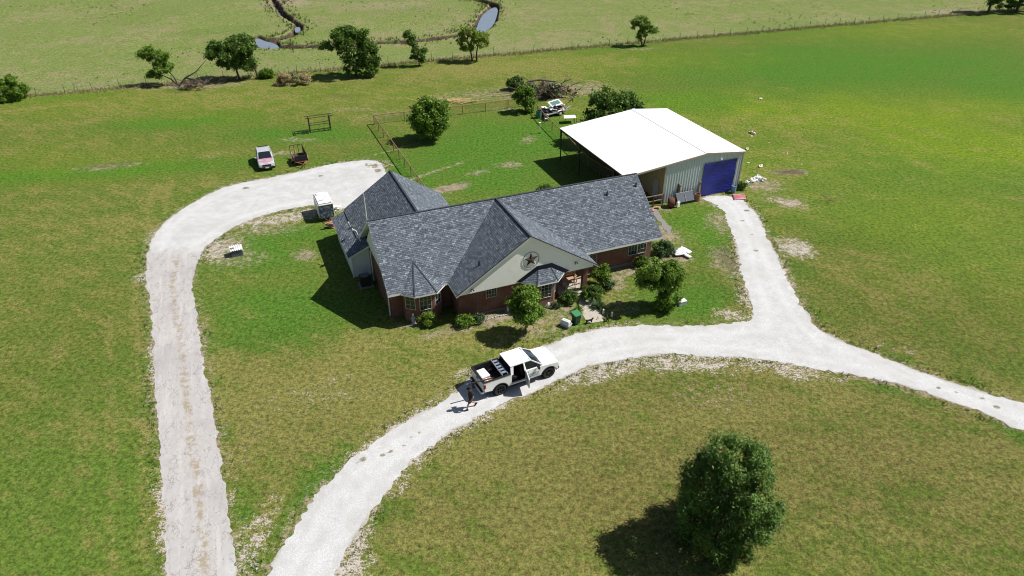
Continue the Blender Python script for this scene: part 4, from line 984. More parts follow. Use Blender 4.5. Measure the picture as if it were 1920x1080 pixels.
ft('largest fence tree with a long branch reaching left, front of the creek bend', (668,143), [(0,0,5.4,3.2,2.6,2.4),(-3.4,0,5.3,1.9,1.3,0.8),(2.6,0,4.0,2.0,1.9,1.9),(-1.0,0,7.0,1.9,1.7,1.2),(2.6,0,1.6,1.6,1.5,1.3),(-0.5,0,1.7,1.5,1.3,1.4),(1.0,-0.2,2.6,1.8,1.5,1.4)], 'leaf_dark', 19000, 65, 0.22, None, leaf2='leaf_mid', k=0.9)
ft('small thin tree leaning left between two larger fence trees', (787,124), [(-0.7,0,3.2,1.1,1.0,0.9),(-1.4,0,5.0,0.9,0.9,0.9),(-2.1,0,6.4,0.75,0.7,0.8),(0.4,0,3.0,1.0,0.9,0.6),(0.5,0,1.5,0.9,0.8,0.6),(-1.2,0,1.9,0.8,0.7,0.5)], 'leaf_dark', 6000, 66, 0.13,
   [[(0,0,-0.05),(-0.2,0,1.4),(-0.8,0,3.4),(-1.8,0,6.0)]], leaf2='leaf_mid', k=0.76)
ft('light yellow green tree below the wide creek pool', (892,115), [(-1.6,0,5.6,1.9,1.6,1.3),(1.2,0,4.3,1.9,1.6,1.5),(-1.6,0,3.2,1.4,1.2,0.9),(0.2,0,4.9,1.7,1.4,1.3),(-2.9,0,4.2,0.9,0.8,0.6)], 'leaf_yellow', 7500, 67, 0.19,
   [[(0.2,0,-0.05),(0.2,0,1.6),(0.5,0,3.2),(0.9,0,4.6)],[(-0.7,0,-0.05),(-0.9,0,1.5),(-1.4,0,3.4),(-1.6,0,5.2)]], k=0.8)
ft('open airy tree alone on the fence line behind the barn', (1206,86), [(-1.3,0,5.8,2.0,1.6,1.4),(0.6,0,4.2,1.5,1.3,1.4),(2.3,0,3.9,1.2,1.0,0.8),(-0.7,0,2.6,1.1,1.0,1.4),(-2.8,0,5.3,1.2,1.0,0.8)], 'leaf_mid', 6500, 68, 0.2,
   [[(0,0,-0.05),(0.3,0,1.4),(0.6,0,3.2),(1.8,0,4.4)],[(-0.3,0,-0.05),(-0.7,0,1.8),(-1.0,0,4.0),(-1.4,0,5.8)]], leaf2='leaf_bright', k=0.7)
ft('dark tree at the top right corner, left one of the pair', (1852,24), [(0,0,5,3.0,2.6,2.2),(-2.6,0,4.6,2.2,1.8,1.0),(1.2,0,2.2,1.8,1.6,1.4)], 'leaf_dark', 9000, 69, 0.25, k=1)
ft('dark tree in the top right corner, nearest the photo edge', (1905,22), [(0,0,5,3.2,2.6,2.4),(2.6,0,4,2.4,2,2),(-1,0,1.8,1.8,1.6,1.2)], 'leaf_dark', 9000, 70, 0.25, k=1)
# -- shrubs round the house
def shrub(label, px, w, h, leaf, n, seed, size=0.07, name='shrub', cat='shrub', box=False, leaf2=None, loc=None):
    p = loc if loc is not None else G(*px)
    blobs = [(0,0,h*0.52,w*0.5,w*0.48,h*0.47)] if box else [(0,0,h*0.5,w*0.48,w*0.45,h*0.45),(w*0.18,0.05,h*0.62,w*0.3,w*0.3,h*0.36),(-w*0.2,0,h*0.45,w*0.3,w*0.3,h*0.4)]
    return tree(name, label, cat, p, blobs, leaf, n, size, seed, 0.03, [[(0,0,-0.02),(0.02,0,h*0.3),(0,0,h*0.6)]], 150 if box else 60, 0.17 if box else 0.26, None, 0, 'bark', 14, leaf2)
shrub('round clipped green shrub right of the left bay window', (803,608), 1.12, 1.0, 'leaf_bright', 6000, 81, 0.05, box=True, leaf2='leaf_bright')
shrub('loose green shrub at the dark corner left of the gable wall', (872,610), 1.25, 0.75, 'leaf_mid', 3500, 82)
shrub('small thin bush under the gable wall next to the loose shrub', (898,604), 0.8, 0.75, 'leaf_bluegreen', 1400, 83)
shrub('dark rounded shrub left of the front path near the porch', (1069,567), 1.25, 0.95, 'leaf_dark', 5000, 84, 0.055, box=True)
shrub('big dark rounded shrub right of the front path', (1111,561), 1.7, 1.1, 'leaf_dark', 8000, 85, 0.055, box=True)
shrub('taller leafy shrub with yellowish top at the right gable corner', (1127,535), 1.35, 1.9, 'leaf_mid', 5500, 86, 0.07, leaf2='leaf_yellow')
shrub('pale grassy clump behind the big rounded shrub', (1141,541), 0.8, 0.6, 'leaf_bluegreen', 1600, 87)
shrub('light green shrub at the right end of the house', (1244,477), 1.7, 1.25, 'leaf_bluegreen', 5500, 88, 0.07, leaf2='leaf_mid')
shrub('dark low shrub under the double window', (1203,500), 1.2, 0.85, 'leaf_mid', 4000, 89, 0.06, box=True)
shrub('small dark bush behind the house roof by a bare patch', (1023,359), 1.5, 0.6, 'leaf_dark', 2600, 90, 0.08)
shrub('dark weed at the right foot of the tarp doorway', (1390,355), 0.9, 0.8, 'leaf_dark', 1500, 91, 0.07)
shrub('green weed clump right of the wide dark fence tree', (501,146), 2.2, 1.4, 'leaf_mid', 2500, 92, 0.14)
shrub('dark bush at the left end of the brush pile', (966,168), 2.4, 1.9, 'leaf_dark', 2600, 93, 0.14)
shrub('yellow green sprout at the foot of the lopsided tree', (1249,572), 0.55, 0.5, 'leaf_yellow', 900, 94)
# spiky plants
def spiky(label, px, n, ln, seed, mat='leaf_bluegreen', name='yucca', cat='plant', w=0.035):
    rs = np.random.RandomState(seed); o = thing(name, label, cat, G(*px))
    V = []; F = []
    for i in range(n):
        th = rs.uniform(0, 6.283); el = rs.uniform(0.25, 1.4); l = ln*rs.uniform(0.7, 1.1)
        d = np.array([math.cos(th)*math.cos(el), math.sin(th)*math.cos(el), math.sin(el)]); s = np.array([-math.sin(th), math.cos(th), 0])*w
        r0 = np.array([math.cos(th), math.sin(th), 0])*0.04; m = r0+d*l*0.55; e_ = r0+d*l-np.array([0, 0, 0.10*l])
        k = len(V); V += [r0-s*.7, r0+s*.7, m+s, m-s, e_]; F += [(k, k+1, k+2, k+3), (k+3, k+2, k+4, k+4)]
    me = bpy.data.meshes.new('leaf_rosette'); me.from_pydata([tuple(v) for v in V], [], [tuple(dict.fromkeys(f)) for f in F]); me.materials.append(MATS[mat])
    q = bpy.data.objects.new('leaf_rosette', me); COL.objects.link(q); q.parent = o
    b = MB(); b.tube([(0,0,-0.02),(0,0,0.14)],[0.06,0.04],8); b.build('stem', 'bark', o, True)
spiky('spiky green yucca left of the front path', (1082,585), 90, 0.75, 1, 'leaf_mid')
spiky('spiky dark yucca right of the front path', (1122,577), 100, 0.85, 2, 'leaf_bluegreen')
spiky('small spiky plant beside the cactus by the second bay', (1048,577), 40, 0.5, 3, 'leaf_bluegreen', 'agave')
# prickly pear
o = thing('prickly_pear', 'prickly pear cactus by the brick corner of the gable bay', 'cactus', G(1039,577))
b = MB(); rs = random.Random(4)
def pad(b, c, r, az, tilt):
    ax = Vector((math.cos(az)*math.cos(tilt), math.sin(az)*math.cos(tilt), math.sin(tilt)))
    b.lathe([(0,-0.035),(r*0.8,-0.025),(r,0),(r*0.8,0.025),(0,0.035)], c, ax, 10)
for i in range(11):
    th = rs.uniform(0, 6.28); rr = rs.uniform(0, 0.3); z = rs.uniform(0.12, 0.55); pad(b, (rr*math.cos(th), rr*math.sin(th), z), rs.uniform(0.10, 0.15), rs.uniform(0, 6.28), rs.uniform(-0.3, 0.3))
b.build('pads', 'leaf_bluegreen', o, True, fix=False)
for i in range(4): MB().lathe([(0,0),(0.03,0.02),(0,0.06)], (rs.uniform(-.25,.25),rs.uniform(-.25,.25),0.6), n=8).build('fruit', 'clay', o, True)
# dry bush on the fence line
o = thing('dry_bush', 'tan dry weed bush on the fence line between two dark trees', 'bush', G(549,158))
cl = clump_cloud([(0,0,0.8,2.6,1.3,0.75),(-1.9,0,0.6,1.1,1.0,0.6),(1.6,0,0.7,1.2,1.0,0.7)], 8, 0.4, 3)
limbs('stem', 0.03, [[(0,0,0),(0,0,0.6)]], cl, 'bark_dead', o, 3, 30)
leaves('dry_stalks', cl, 5200, 0.16, 'leaf_dry', o, 4, up=0.9, aspect=0.22); leaves('green_leaves', [c for c in cl if c[0] > 0.1 and c[0] < 1.2] or cl, 700, 0.14, 'leaf_bluegreen', o, 5)
# dead brush: the fallen limb of the leaning tree
def sticks(b, n, R0, H, seed, r=0.05, cone=False):
    rs = random.Random(seed)
    for i in range(n):
        th = rs.uniform(0, 6.28); a = Vector((rs.gauss(0, R0*0.5), rs.gauss(0, R0*0.28), rs.uniform(0.05, H*0.5)))
        ln = rs.uniform(0.8, 2.4); d = Vector((math.cos(th), math.sin(th)*0.8, rs.uniform(-0.15, 0.75))).normalized()
        k = a+d*ln*0.5+Vector((rs.uniform(-.2,.2), rs.uniform(-.2,.2), rs.uniform(-.1,.2))); e_ = a+d*ln
        e_.z = max(0.04, e_.z); q = rs.uniform(0.4, 1)*r; b.tube([a, k, e_], [q, q*0.7, q*0.25], 5)
        for j in range(2): f = e_+Vector((rs.uniform(-.6,.6), rs.uniform(-.6,.6), rs.uniform(-.1,.5))); f.z = max(0.03, f.z); b.tube([k, f], [q*0.5, q*0.15], 4)
o = thing('dead_brush', 'tangle of bare brown dead branches fallen beside the leaning tree', 'brush', G(366,166))
b = MB(); sticks(b, 75, 3.2, 1.6, 8, 0.05); b.tube([(-2.6,0.4,0.2),(-1.2,0.3,1.5),(0.6,0.2,2.4),(2.6,0.4,4.2)],[0.16,0.13,0.08,0.02],7); b.tube([(-1.2,0.3,1.5),(0.6,0,1.2),(2.6,-0.2,1.0)],[0.12,0.08,0.03],6)
b.build('branches', 'bark_dead', o, True, fix=False)
cl = clump_cloud([(0,0,0.7,2.6,1.0,0.6)], 5, 0.35, 3); leaves('withered_leaves', cl, 900, 0.11, 'leaf_dead', o, 9)
o = thing('brush_pile', 'heap of cut branches with withered leaves behind the loaded trailer', 'brush pile', G(1024,180)); o.scale = (1.25, 1.2, 1.15)
b = MB(); sticks(b, 110, 3.4, 2.0, 18, 0.07); b.tube([(-2.2,0.4,1.7),(-0.8,0.5,1.9),(1.0,0.2,1.75)],[0.13,0.12,0.1],8); b.build('branches', 'bark_dead', o, True, fix=False)
cl = clump_cloud([(-0.2,0,0.9,2.4,1.6,0.9),(1.8,0,0.7,2.0,1.3,0.6)], 7, 0.4, 13)
leaves('withered_leaves', cl, 1500, 0.13, 'leaf_dead', o, 14); leaves('green_leaves', [c for c in cl if c[0] < 1.4 and c[1] < 0.6], 2600, 0.14, 'leaf_bluegreen', o, 15)
o = thing('straw_heap', 'low heap of tan straw in the grass behind the yard fence', 'straw heap', G(846,191))
b = MB(); rs = random.Random(6)
for i in range(170):
    x, y = rs.gauss(0, 1.5), rs.gauss(0, 0.45); th = rs.uniform(-0.5, 0.5); l = rs.uniform(0.3, 0.8)
    b.bar((x-l*math.cos(th),y-l*math.sin(th),rs.uniform(.03,.3)),(x+l*math.cos(th),y+l*math.sin(th),rs.uniform(.03,.3)),0.07,0.03)
b.build('stalks', 'straw', o, fix=False)
# -- loose grass: tall pale grass along the wire fence, dark tufts at the creek and by the drives, weeds in the field
def tufts(name, pts, hts, mat, seed, blades=6, spread=0.13, w=0.02, lean=0.5):
    rs = np.random.RandomState(seed); P = np.repeat(np.asarray(pts, float), blades, 0); h = np.repeat(np.asarray(hts, float), blades)*rs.uniform(0.55, 1.1, len(P))
    n = len(P); th = rs.uniform(0, 6.283, n); rr = spread*rs.uniform(0, 1, n)[:,None]
    D = np.stack([np.cos(th), np.sin(th), np.zeros(n)], 1); S = np.stack([-np.sin(th), np.cos(th), np.zeros(n)], 1)*w*(0.6+h[:,None]*2)
    B = P+D*rr; T = B+D*h[:,None]*rs.uniform(0.1, lean, n)[:,None]+np.stack([np.zeros(n)]*2+[h], 1)
    V = np.stack([B-S, B+S, T], 1).reshape(-1, 3)
    return tag(fast_mesh(name, V, np.arange(3*n).reshape(n, 3), mat), kind='stuff')
rs = np.random.RandomState(11)
s_ = rs.uniform(-20, 215, 5200); o_ = rs.normal(0.1, 0.55, 5200)
tufts('tall_fence_grass', [(F0.x+fdir.x*a+fnor.x*q, F0.y+fdir.y*a+fnor.y*q, 0) for a, q in zip(s_, o_)], rs.uniform(0.2, 0.6, 5200), 'grass_pale', 1, 5, 0.2, 0.03)
def near(poly, n, off, sd, cond=None):
    P = np.array(poly); seg = np.roll(P, -1, 0)-P; L = np.linalg.norm(seg, axis=1); k = np.random.RandomState(sd); i = k.choice(len(P), n, p=L/L.sum()); u = k.uniform(0, 1, n)[:,None]
    nn = np.stack([-seg[i,1], seg[i,0]], 1)/L[i][:,None]
    return np.c_[P[i]+seg[i]*u+nn*k.normal(0, off, n)[:,None], np.zeros(n)]
c_ = np.array(creek_w); nb_ = near(creek_w, 3200, 1.5, 4); nb_ = nb_[(np.abs(nb_[:,0]) < 90)]
db = dist_line(nb_[:,0], nb_[:,1], creek_w); ok = (db > 1.35) & (np.maximum(sdf_poly(nb_[:,0], nb_[:,1], pond_r), sdf_poly(nb_[:,0], nb_[:,1], pond_l)) < -0.6)
tufts('creek_bank_grass', nb_[ok], np.random.RandomState(1).uniform(0.25, 0.6, ok.sum()), 'grass_green', 2, 6, 0.25, 0.035)
eg = np.r_[near(drive_w, 2600, 0.5, 5), near(paved_w, 1700, 0.5, 6)]
sd_ = np.maximum(sdf_poly(eg[:,0], eg[:,1], drive_w), sdf_poly(eg[:,0], eg[:,1], paved_w)); pt = fbm(eg[:,0], eg[:,1], 0.3, 2)
eg = eg[(sd_ < -0.12) & (pt > 0.42)]
tufts('verge_grass', eg, np.random.RandomState(2).uniform(0.08, 0.22, len(eg)), 'grass_green', 3, 7, 0.16, 0.022)
k = np.random.RandomState(21); wx = k.uniform(-120, 130, 5200); wy = k.uniform(100, 215, 5200); ok = ((wx-F0.x)*fnor.x+(wy-F0.y)*fnor.y > 2) & (dist_line(wx, wy, creek_w) > 4) & (fbm(wx, wy, 0.06, 3) > 0.5)
tufts('pasture_weeds', np.c_[wx, wy, 0*wx][ok], k.uniform(0.10, 0.32, ok.sum()), 'grass_green', 5, 6, 0.3, 0.045)
# ================================================================== FENCES
# wire fence along the pasture
wf = thing('wire_fence', 'long wire fence with thin steel posts between mown field and pasture', 'fence', (0,0,0))
NP = 56; q0 = F0-fdir*16
pm = MB(); pm.bar((0,0,-0.1),(0,0,1.35),0.035,0.05); pm.box(-0.05,0.05,-0.012,0.012,0.0,0.3)
p0 = pm.build('post', 'wood_dark', wf); p0.location = q0
for i in range(1, NP):
    p = p0.copy(); COL.objects.link(p); p.parent = wf; d = q0+fdir*3.66*i; p.location = d; p.rotation_euler = (rnd.uniform(-.06,.06), rnd.uniform(-.06,.06), rnd.uniform(-.3,.3)); p.scale = (1,1,rnd.uniform(0.9,1.12))
b = MB(); e_ = q0+fdir*3.66*(NP-1)
for z in (0.35,0.7,1.0,1.25): b.tube([q0+Vector((0,0,z)), e_+Vector((0,0,z))], 0.006, 4)
b.build('wire', 'stone_grey', wf, fix=False)
# yard fence: tan pipe posts and top rail with chain link
def pipe_fence(label, pts, spacing, h=1.2, grp='sections of the back yard fence'):
    pts = [Vector((p[0],p[1],0)) for p in pts]
    o = thing('yard_fence', label, 'fence', pts[0], 0, grp); post = None
    pr = [p-pts[0] for p in pts]; rail = MB(); net = MB()
    for a, c in zip(pr[:-1], pr[1:]):
        n = max(1, round((c-a).length/spacing)); d = (c-a)/n
        for i in range(n+1):
            if i == n and c is not pr[-1]: continue
            p = a+d*i
            if post is None: post = MB().tube([(0,0,-0.1),(0,0,h)],0.052,8).build('post', 'post_tan', o, True); post.location = p
            else: q = post.copy(); COL.objects.link(q); q.parent = o; q.location = p
        rail.tube([a+Vector((0,0,h)), c+Vector((0,0,h))], 0.055, 8)
        z0, z1 = Vector((0,0,0.04)), Vector((0,0,h-0.04)); net.add([a+z0,c+z0,c+z1,a+z1],[(0,1,2,3)])
    rail.build('top_rail', 'post_tan', o, True, fix=False); net.build('netting', 'chain_link', o, fix=False)
    return o
pipe_fence('left side of the yard fence, tan pipe posts running down to the house', [G(702.2,233.3), Vector((-9.08,65.3,0)), HW(-2.95,10.25)], 2.6)
pipe_fence('back side of the yard fence behind the round tree', [G(702.6,233.0), G(867.8,214.4), G(994,198.5)], 3.9)
pipe_fence('right side of the yard fence running in under the barn roof', [G(996,199.5), G(1020.7,231), BW(-2.6,11.2), BW(-2.0,6.5)], 2.9)
# rusty rail fence at the barn corner
rf = thing('rail_fence', 'short rusty two rail fence between the house and the barn corner', 'fence', BW(-0.1,-0.35), BTH)
for u in (-0.05,-1.15,-2.6):
    MB().bar((u,0,0),(u,0,1.25),0.08).build('post', 'rust_steel', rf)
for z in (0.65,1.2):
    MB().bar((0,0.0,z),(-2.7,0,z),0.07,0.09).build('rail', 'wood_grey', rf)

# ================================================================== VEHICLES
def wheel(parent, loc, r, w, side, spokes=6, tyre='tyre_rubber', rim='black_plastic', hub='dark_steel'):
    """tyre with tread, rim with spokes; side=+1 left, -1 right; axis along y"""
    b = MB(); ax = (0, side, 0); h = w/2
    b.lathe([(r*0.62,-h*0.8),(r*0.70,-h),(r*0.93,-h),(r,-h*0.75),(r,h*0.75),(r*0.93,h),(r*0.70,h),(r*0.62,h*0.8),(r*0.62,-h*0.8)], (0,0,0), ax, 28)
    for k in range(28):
        a = 2*math.pi*k/28; c = Vector((math.cos(a)*r, 0, math.sin(a)*r)); 
        b.bar(c*0.985+Vector((0,-h*0.7,0)), c*0.985+Vector((0,h*0.7,0)), 0.02, 0.05, up=(math.cos(a),0,math.sin(a)))
    o = b.build('wheel', tyre, parent, True, fix=False); o.location = loc
    b = MB()
    b.lathe([(r*0.62,h*0.78),(r*0.58,h*0.84),(r*0.55,h*0.5),(r*0.5,h*0.2),(0,h*0.2)], (0,0,0), ax, 28)
    for k in range(spokes):
        a = 2*math.pi*k/spokes; d = Vector((math.cos(a),0,math.sin(a))); b.bar(d*r*0.08+Vector((0,side*h*0.62,0)), d*r*0.56+Vector((0,side*h*0.72,0)), 0.075, 0.05)
    rm = b.build('rim', rim, o, True, fix=False)
    b = MB(); b.lathe([(r*0.15,h*0.5),(r*0.15,h*0.78),(r*0.10,h*0.82),(0,h*0.82)], (0,0,0), ax, 14); b.build('hub_cap', hub, o, True)
    return o
# ---- white pickup, rear axle at the local origin, x forward
TT = 0.4874
rw = Vector((-0.817, 34.486, 0)); left = Vector((-math.sin(TT), math.cos(TT), 0))
tk = thing('pickup_truck', 'white crew cab pickup on the gravel drive with its right rear door open', 'pickup', rw+left*0.86, TT)
TKO = tk.location.copy()
def TW(x, y, z=0.0): return TKO+Vector((x*math.cos(TT)-y*math.sin(TT), x*math.sin(TT)+y*math.cos(TT), z))
RR = 0.44; WB = 3.68; YS = 1.0
def arch(cx, r, a0, a1, n=12): return [(cx+r*math.cos(R(a0+(a1-a0)*k/n)), 0.42+r*math.sin(R(a0+(a1-a0)*k/n))) for k in range(n+1)]
rear_q = [(-1.14,0.66)]+[(-0.62,0.60)]+arch(0,0.56,165,15)+[(0.62,0.50),(0.86,0.50),(0.86,1.30),(0.80,1.42),(-1.16,1.42)]
front_q = [(2.98,0.50),(3.10,0.50)]+arch(WB,0.56,165,12)+[(4.26,0.62),(4.40,0.66),(4.44,0.98),(4.34,1.16),(3.02,1.27),(2.98,1.27)]
rear_door = [(0.875,0.62),(1.86,0.60),(1.86,1.30),(0.875,1.30)]; front_door = [(1.88,0.60),(2.965,0.60),(2.965,1.275),(1.88,1.30)]
def yprof(z): return YS-0.10*max(0,(z-1.0))**1.3*1.0-0.05*max(0,0.75-z)
b = MB()
for s in (-1, 1):
    for pq in (rear_q, front_q):
        vs = [(x, s*yprof(z), z) for x, z in pq]; n = len(vs)
        inn = [(x, s*(yprof(z)-0.07), z) for x, z in pq]
        b.add(vs+inn, [tuple(range(n)), tuple(range(n, 2*n))[::-1]]+[(i, (i+1) % n, n+(i+1) % n, n+i) for i in range(n)])
    b.add([(0.86,s*0.97,0.48),(2.98,s*0.97,0.48),(2.98,s*0.985,0.60),(0.86,s*0.985,0.60),(0.86,s*0.80,0.48),(2.98,s*0.80,0.48),(2.98,s*0.80,0.60),(0.86,s*0.80,0.60)],[(0,1,2,3),(4,7,6,5),(3,2,6,7),(0,4,5,1),(0,3,7,4),(1,5,6,2)])
# nose
b.slab([(4.66,-0.93,0.62),(4.66,0.93,0.62),(4.68,0.90,0.98),(4.56,0.90,1.15),(4.56,-0.90,1.15),(4.68,-0.90,0.98)][:0] or [(4.28,-0.95,0.55),(4.28,0.95,0.55),(4.28,0.92,1.12),(4.28,-0.92,1.12)], (0.17,0,0), (0,0,0))
body = b.build('body', 'white_paint', tk, True, 0.018)
# wheel-arch flares
for s in (-1,1):
    for cx in (0, WB):
        pts = arch(cx,0.575,172,8,18)
        MB().tube([(x, s*(yprof(z)+0.01), z) for x, z in pts], 0.032, 6).build('wheel_arch_trim', 'black_plastic', tk, True)
b = MB()
def hood(u, v):
    x = 3.17+u*1.17; y = (v-0.5)*2; e_ = abs(y)**3.2
    z = 1.30-0.035*u-0.10*u**5-0.075*e_+0.025*(1-abs(abs(y)-0.55)*2)*(1-u)*1.0
    return (x+0.10*(1-y*y)*u**3, y*(0.945-0.05*u**3-0.10*u**9), z)
b.grid(hood, 16, 16); b.build('hood', 'white_paint', tk, True)
b = MB(); b.box(4.42,4.50,-0.62,0.62,0.70,1.0); b.build('grille', 'black_plastic', tk, bevel=0.02)
for s in (-1,1):
    b = MB(); b.slab([(4.34,s*0.66,0.80),(4.34,s*0.93,0.80),(4.24,s*0.955,1.04),(4.30,s*0.66,1.04)],(0.14,0,0),(0,0,0)); b.build('headlight', 'lamp_clear', tk, bevel=0.01)
    b = MB(); b.box(4.0,4.24,s*0.965-0.02,s*0.965+0.02,0.98,1.04); b.build('fender_vent', 'black_plastic', tk)
    b = MB(); b.box(-1.17,-1.02,s*0.80-0.0 if s>0 else -0.985,0.985 if s>0 else -0.80,0.86,1.28); b.build('taillight', 'red_light', tk, bevel=0.02)
b = MB(); b.box(4.33,4.58,-0.90,0.90,0.42,0.64); b.build('front_bumper', 'black_plastic', tk, True, 0.05)
b = MB(); b.box(-1.36,-1.12,-0.92,0.92,0.50,0.66); b.build('rear_bumper', 'white_paint', tk, True, 0.04)
b = MB(); b.box(-1.33,-1.15,-0.85,0.85,0.66,0.675); b.build('bumper_step', 'black_plastic', tk)
# bed
b = MB()
b.box(-1.06,0.76,-0.82,0.82,0.70,0.75); b.box(-1.06,0.76,-0.92,-0.86,0.72,1.40); b.box(-1.06,0.76,0.86,0.92,0.72,1.40); b.box(0.70,0.80,-0.90,0.90,0.72,1.42)
for k in range(9): b.bar((-1.04,-0.72+k*0.18,0.757),(0.70,-0.72+k*0.18,0.757),0.06,0.02)
for s in (-1,1): b.box(-0.38,0.42,s*0.72-0.14,s*0.72+0.14,0.75,0.98)
b.build('bed_liner', 'black_plastic', tk, fix=False)
b = MB()
for s in (-1,1): b.box(-1.17,0.80,s*0.92-0.075,s*0.92+0.075,1.415,1.455)
b.build('bed_rail', 'black_plastic', tk, bevel=0.012)
b = MB(); b.box(-1.19,-1.08,-0.90,0.90,0.70,1.40); tg = b.build('tailgate', 'white_paint', tk, True, 0.02)
MB().box(-1.24,-1.06,-0.92,0.92,1.40,1.45).build('gate_cap', 'black_plastic', tg, bevel=0.01)
MB().box(-1.205,-1.188,-0.14,0.14,1.17,1.27).build('handle', 'black_plastic', tg)
b = MB(); b.box(-1.56,-1.30,-0.04,0.04,0.46,0.54); b.bar((-1.52,0,0.5),(-1.52,0,0.98),0.10); b.box(-1.60,-1.46,-0.14,0.14,0.80,0.98); b.build('hitch', 'black_plastic', tk)
# cab
ZT = 1.93
def roofz(x, y): return ZT-0.05*abs(y/0.72)**3-0.05*max(0,(x-1.9)/0.35)**2*0.6-0.03*max(0,(1.1-x)/0.3)**2
b = MB(); b.grid(lambda u, v: ((0.88+u*1.50)+0.05*(1-((v-.5)*2)**2)*(u*2-1), (v-0.5)*2*(0.75), roofz(0.88+u*1.50, (v-0.5)*1.5)), 12, 14)
b.build('roof', 'white_paint', tk, True, fix=True)
b = MB()
for s in (-1,1):
    b.bar((3.24,s*0.90,1.25),(2.36,s*0.735,1.875),0.06,0.07)     # A
    b.bar((1.87,s*0.925,1.28),(1.83,s*0.755,1.89),0.10,0.06)       # B
    b.slab([(0.82,s*0.93,1.28),(1.0,s*0.925,1.28),(1.08,s*0.76,1.88),(0.86,s*0.75,1.89)],(0,-s*0.06,0),(0,0,0))
    b.bar((0.86,s*0.752,1.885),(2.38,s*0.745,1.88),0.07,0.06)
b.bar((2.38,-0.72,1.885),(2.38,0.72,1.885),0.06,0.05); b.bar((0.87,-0.74,1.885),(0.87,0.74,1.885),0.05,0.06)
b.build('pillar', 'white_paint', tk, True, fix=False)
b = MB(); b.grid(lambda u, v: (3.22-u*0.85+0.06*(1-((v-.5)*2)**2)*(1-u), (v-0.5)*2*(0.87-0.15*u), 1.275+u*0.60), 6, 10); b.build('windshield', 'windshield_glass', tk, True)
b = MB(); b.box(3.17,3.30,-0.88,0.88,1.22,1.25); b.bar((3.26,-0.6,1.27),(3.14,0.15,1.33),0.025); b.build('wiper_cowl', 'black_plastic', tk)
b = MB(); b.slab([(0.80,-0.84,1.30),(0.80,0.84,1.30),(0.87,0.70,1.85),(0.87,-0.70,1.85)],(0.02,0,0),(0,0,0)); b.build('rear_window', 'car_glass', tk)
for s in (-1,1):
    b = MB(); b.slab([(1.93,s*0.905,1.30),(3.06,s*0.905,1.27),(2.36,s*0.765,1.83),(1.90,s*0.765,1.85)],(0,-s*0.012,0),(0,0,0)); b.build('side_window', 'car_glass', tk, fix=True)
b = MB(); b.slab([(1.02,0.905,1.30),(1.82,0.905,1.30),(1.80,0.765,1.85),(1.09,0.765,1.85)],(0,-0.012,0),(0,0,0)); b.build('side_window', 'car_glass', tk)
# cab inside
b = MB(); b.box(0.84,2.98,-0.86,0.86,0.55,0.62); b.box(0.80,0.86,-0.88,0.88,0.6,1.28); b.box(2.70,3.0,-0.86,0.86,0.62,1.22); b.build('cab_floor', 'black_plastic', tk)
b = MB(); b.box(0.95,1.42,-0.75,0.75,0.66,0.92); b.slab([(0.90,-0.75,0.9),(1.06,-0.75,0.9),(0.98,-0.75,1.5),(0.88,-0.75,1.5)],(0,1.5,0),(0,0,0))
for s in (-1,1): b.box(1.78,2.28,s*0.42-0.25,s*0.42+0.25,0.66,0.95); b.slab([(1.72,s*0.42-0.24,0.95),(1.88,s*0.42-0.24,0.95),(1.78,s*0.42-0.24,1.6),(1.66,s*0.42-0.24,1.6)],(0,0.48,0),(0,0,0))
b.build('seat', 'dark_steel', tk, True, 0.03)
b = MB(); b.tube([(2.55+0.09*math.cos(a)*0.5, 0.42+0.19*math.cos(a), 1.16+0.19*math.sin(a)) for a in np.linspace(0,2*math.pi,21)],0.018,6,caps=False); b.build('steering_wheel', 'black_plastic', tk, True)
# doors
def door(pq, s, name='door'):
    b = MB(); vs = [(x, s*(yprof(z)+0.004), z) for x, z in pq]; vs2 = [(x, s*(yprof(z)-0.08), z) for x, z in pq]; n = len(vs)
    b.add(vs+vs2, [tuple(range(n)), tuple(range(n,2*n))[::-1]]+[(i,(i+1)%n,n+(i+1)%n,n+i) for i in range(n)])
    return b.build(name, 'white_paint', tk, True, 0.012)
def handle(d, x, s): MB().box(x,x+0.17,s*0.995-0.02,s*0.995+0.02,1.10,1.14).build('handle', 'black_plastic', d)
for pq, s, hx in ((front_door,-1,1.93),(front_door,1,1.93),(rear_door,1,0.93)):
    d = door(pq, s); handle(d, hx, s)
# the open rear door: swung out about its front edge
d = bpy.data.objects.new('door', None)
b = MB(); xs = -0.98
b.slab([(0,0.0,0.60),(xs,0.0,0.62),(xs,0.0,1.30),(0,0.0,1.30)],(0,-0.09,0),(0,0,0))
for p, q in (((-0.03,-0.045,1.30),(-0.06,0.10,1.86)),((xs+0.03,-0.045,1.30),(xs+0.20,0.10,1.86)),((-0.04,0.10,1.86),(xs+0.18,0.10,1.86))): b.bar(p, q, 0.06, 0.06)
d = b.build('door', 'white_paint', tk, True, fix=True); d['label'] = 'open right rear door'
d.location = (1.87,-0.955,0); d.rotation_euler = (0,0,R(74))
MB().slab([(-0.08,-0.03,1.31),(xs+0.06,-0.03,1.31),(xs+0.19,0.095,1.83),(-0.08,0.095,1.83)],(0,-0.01,0),(0,0,0)).build('door_window', 'car_glass', d)
MB().box(xs+0.08,-0.08,0.002,0.03,0.70,1.22).build('door_card', 'stone_grey', d, bevel=0.01)
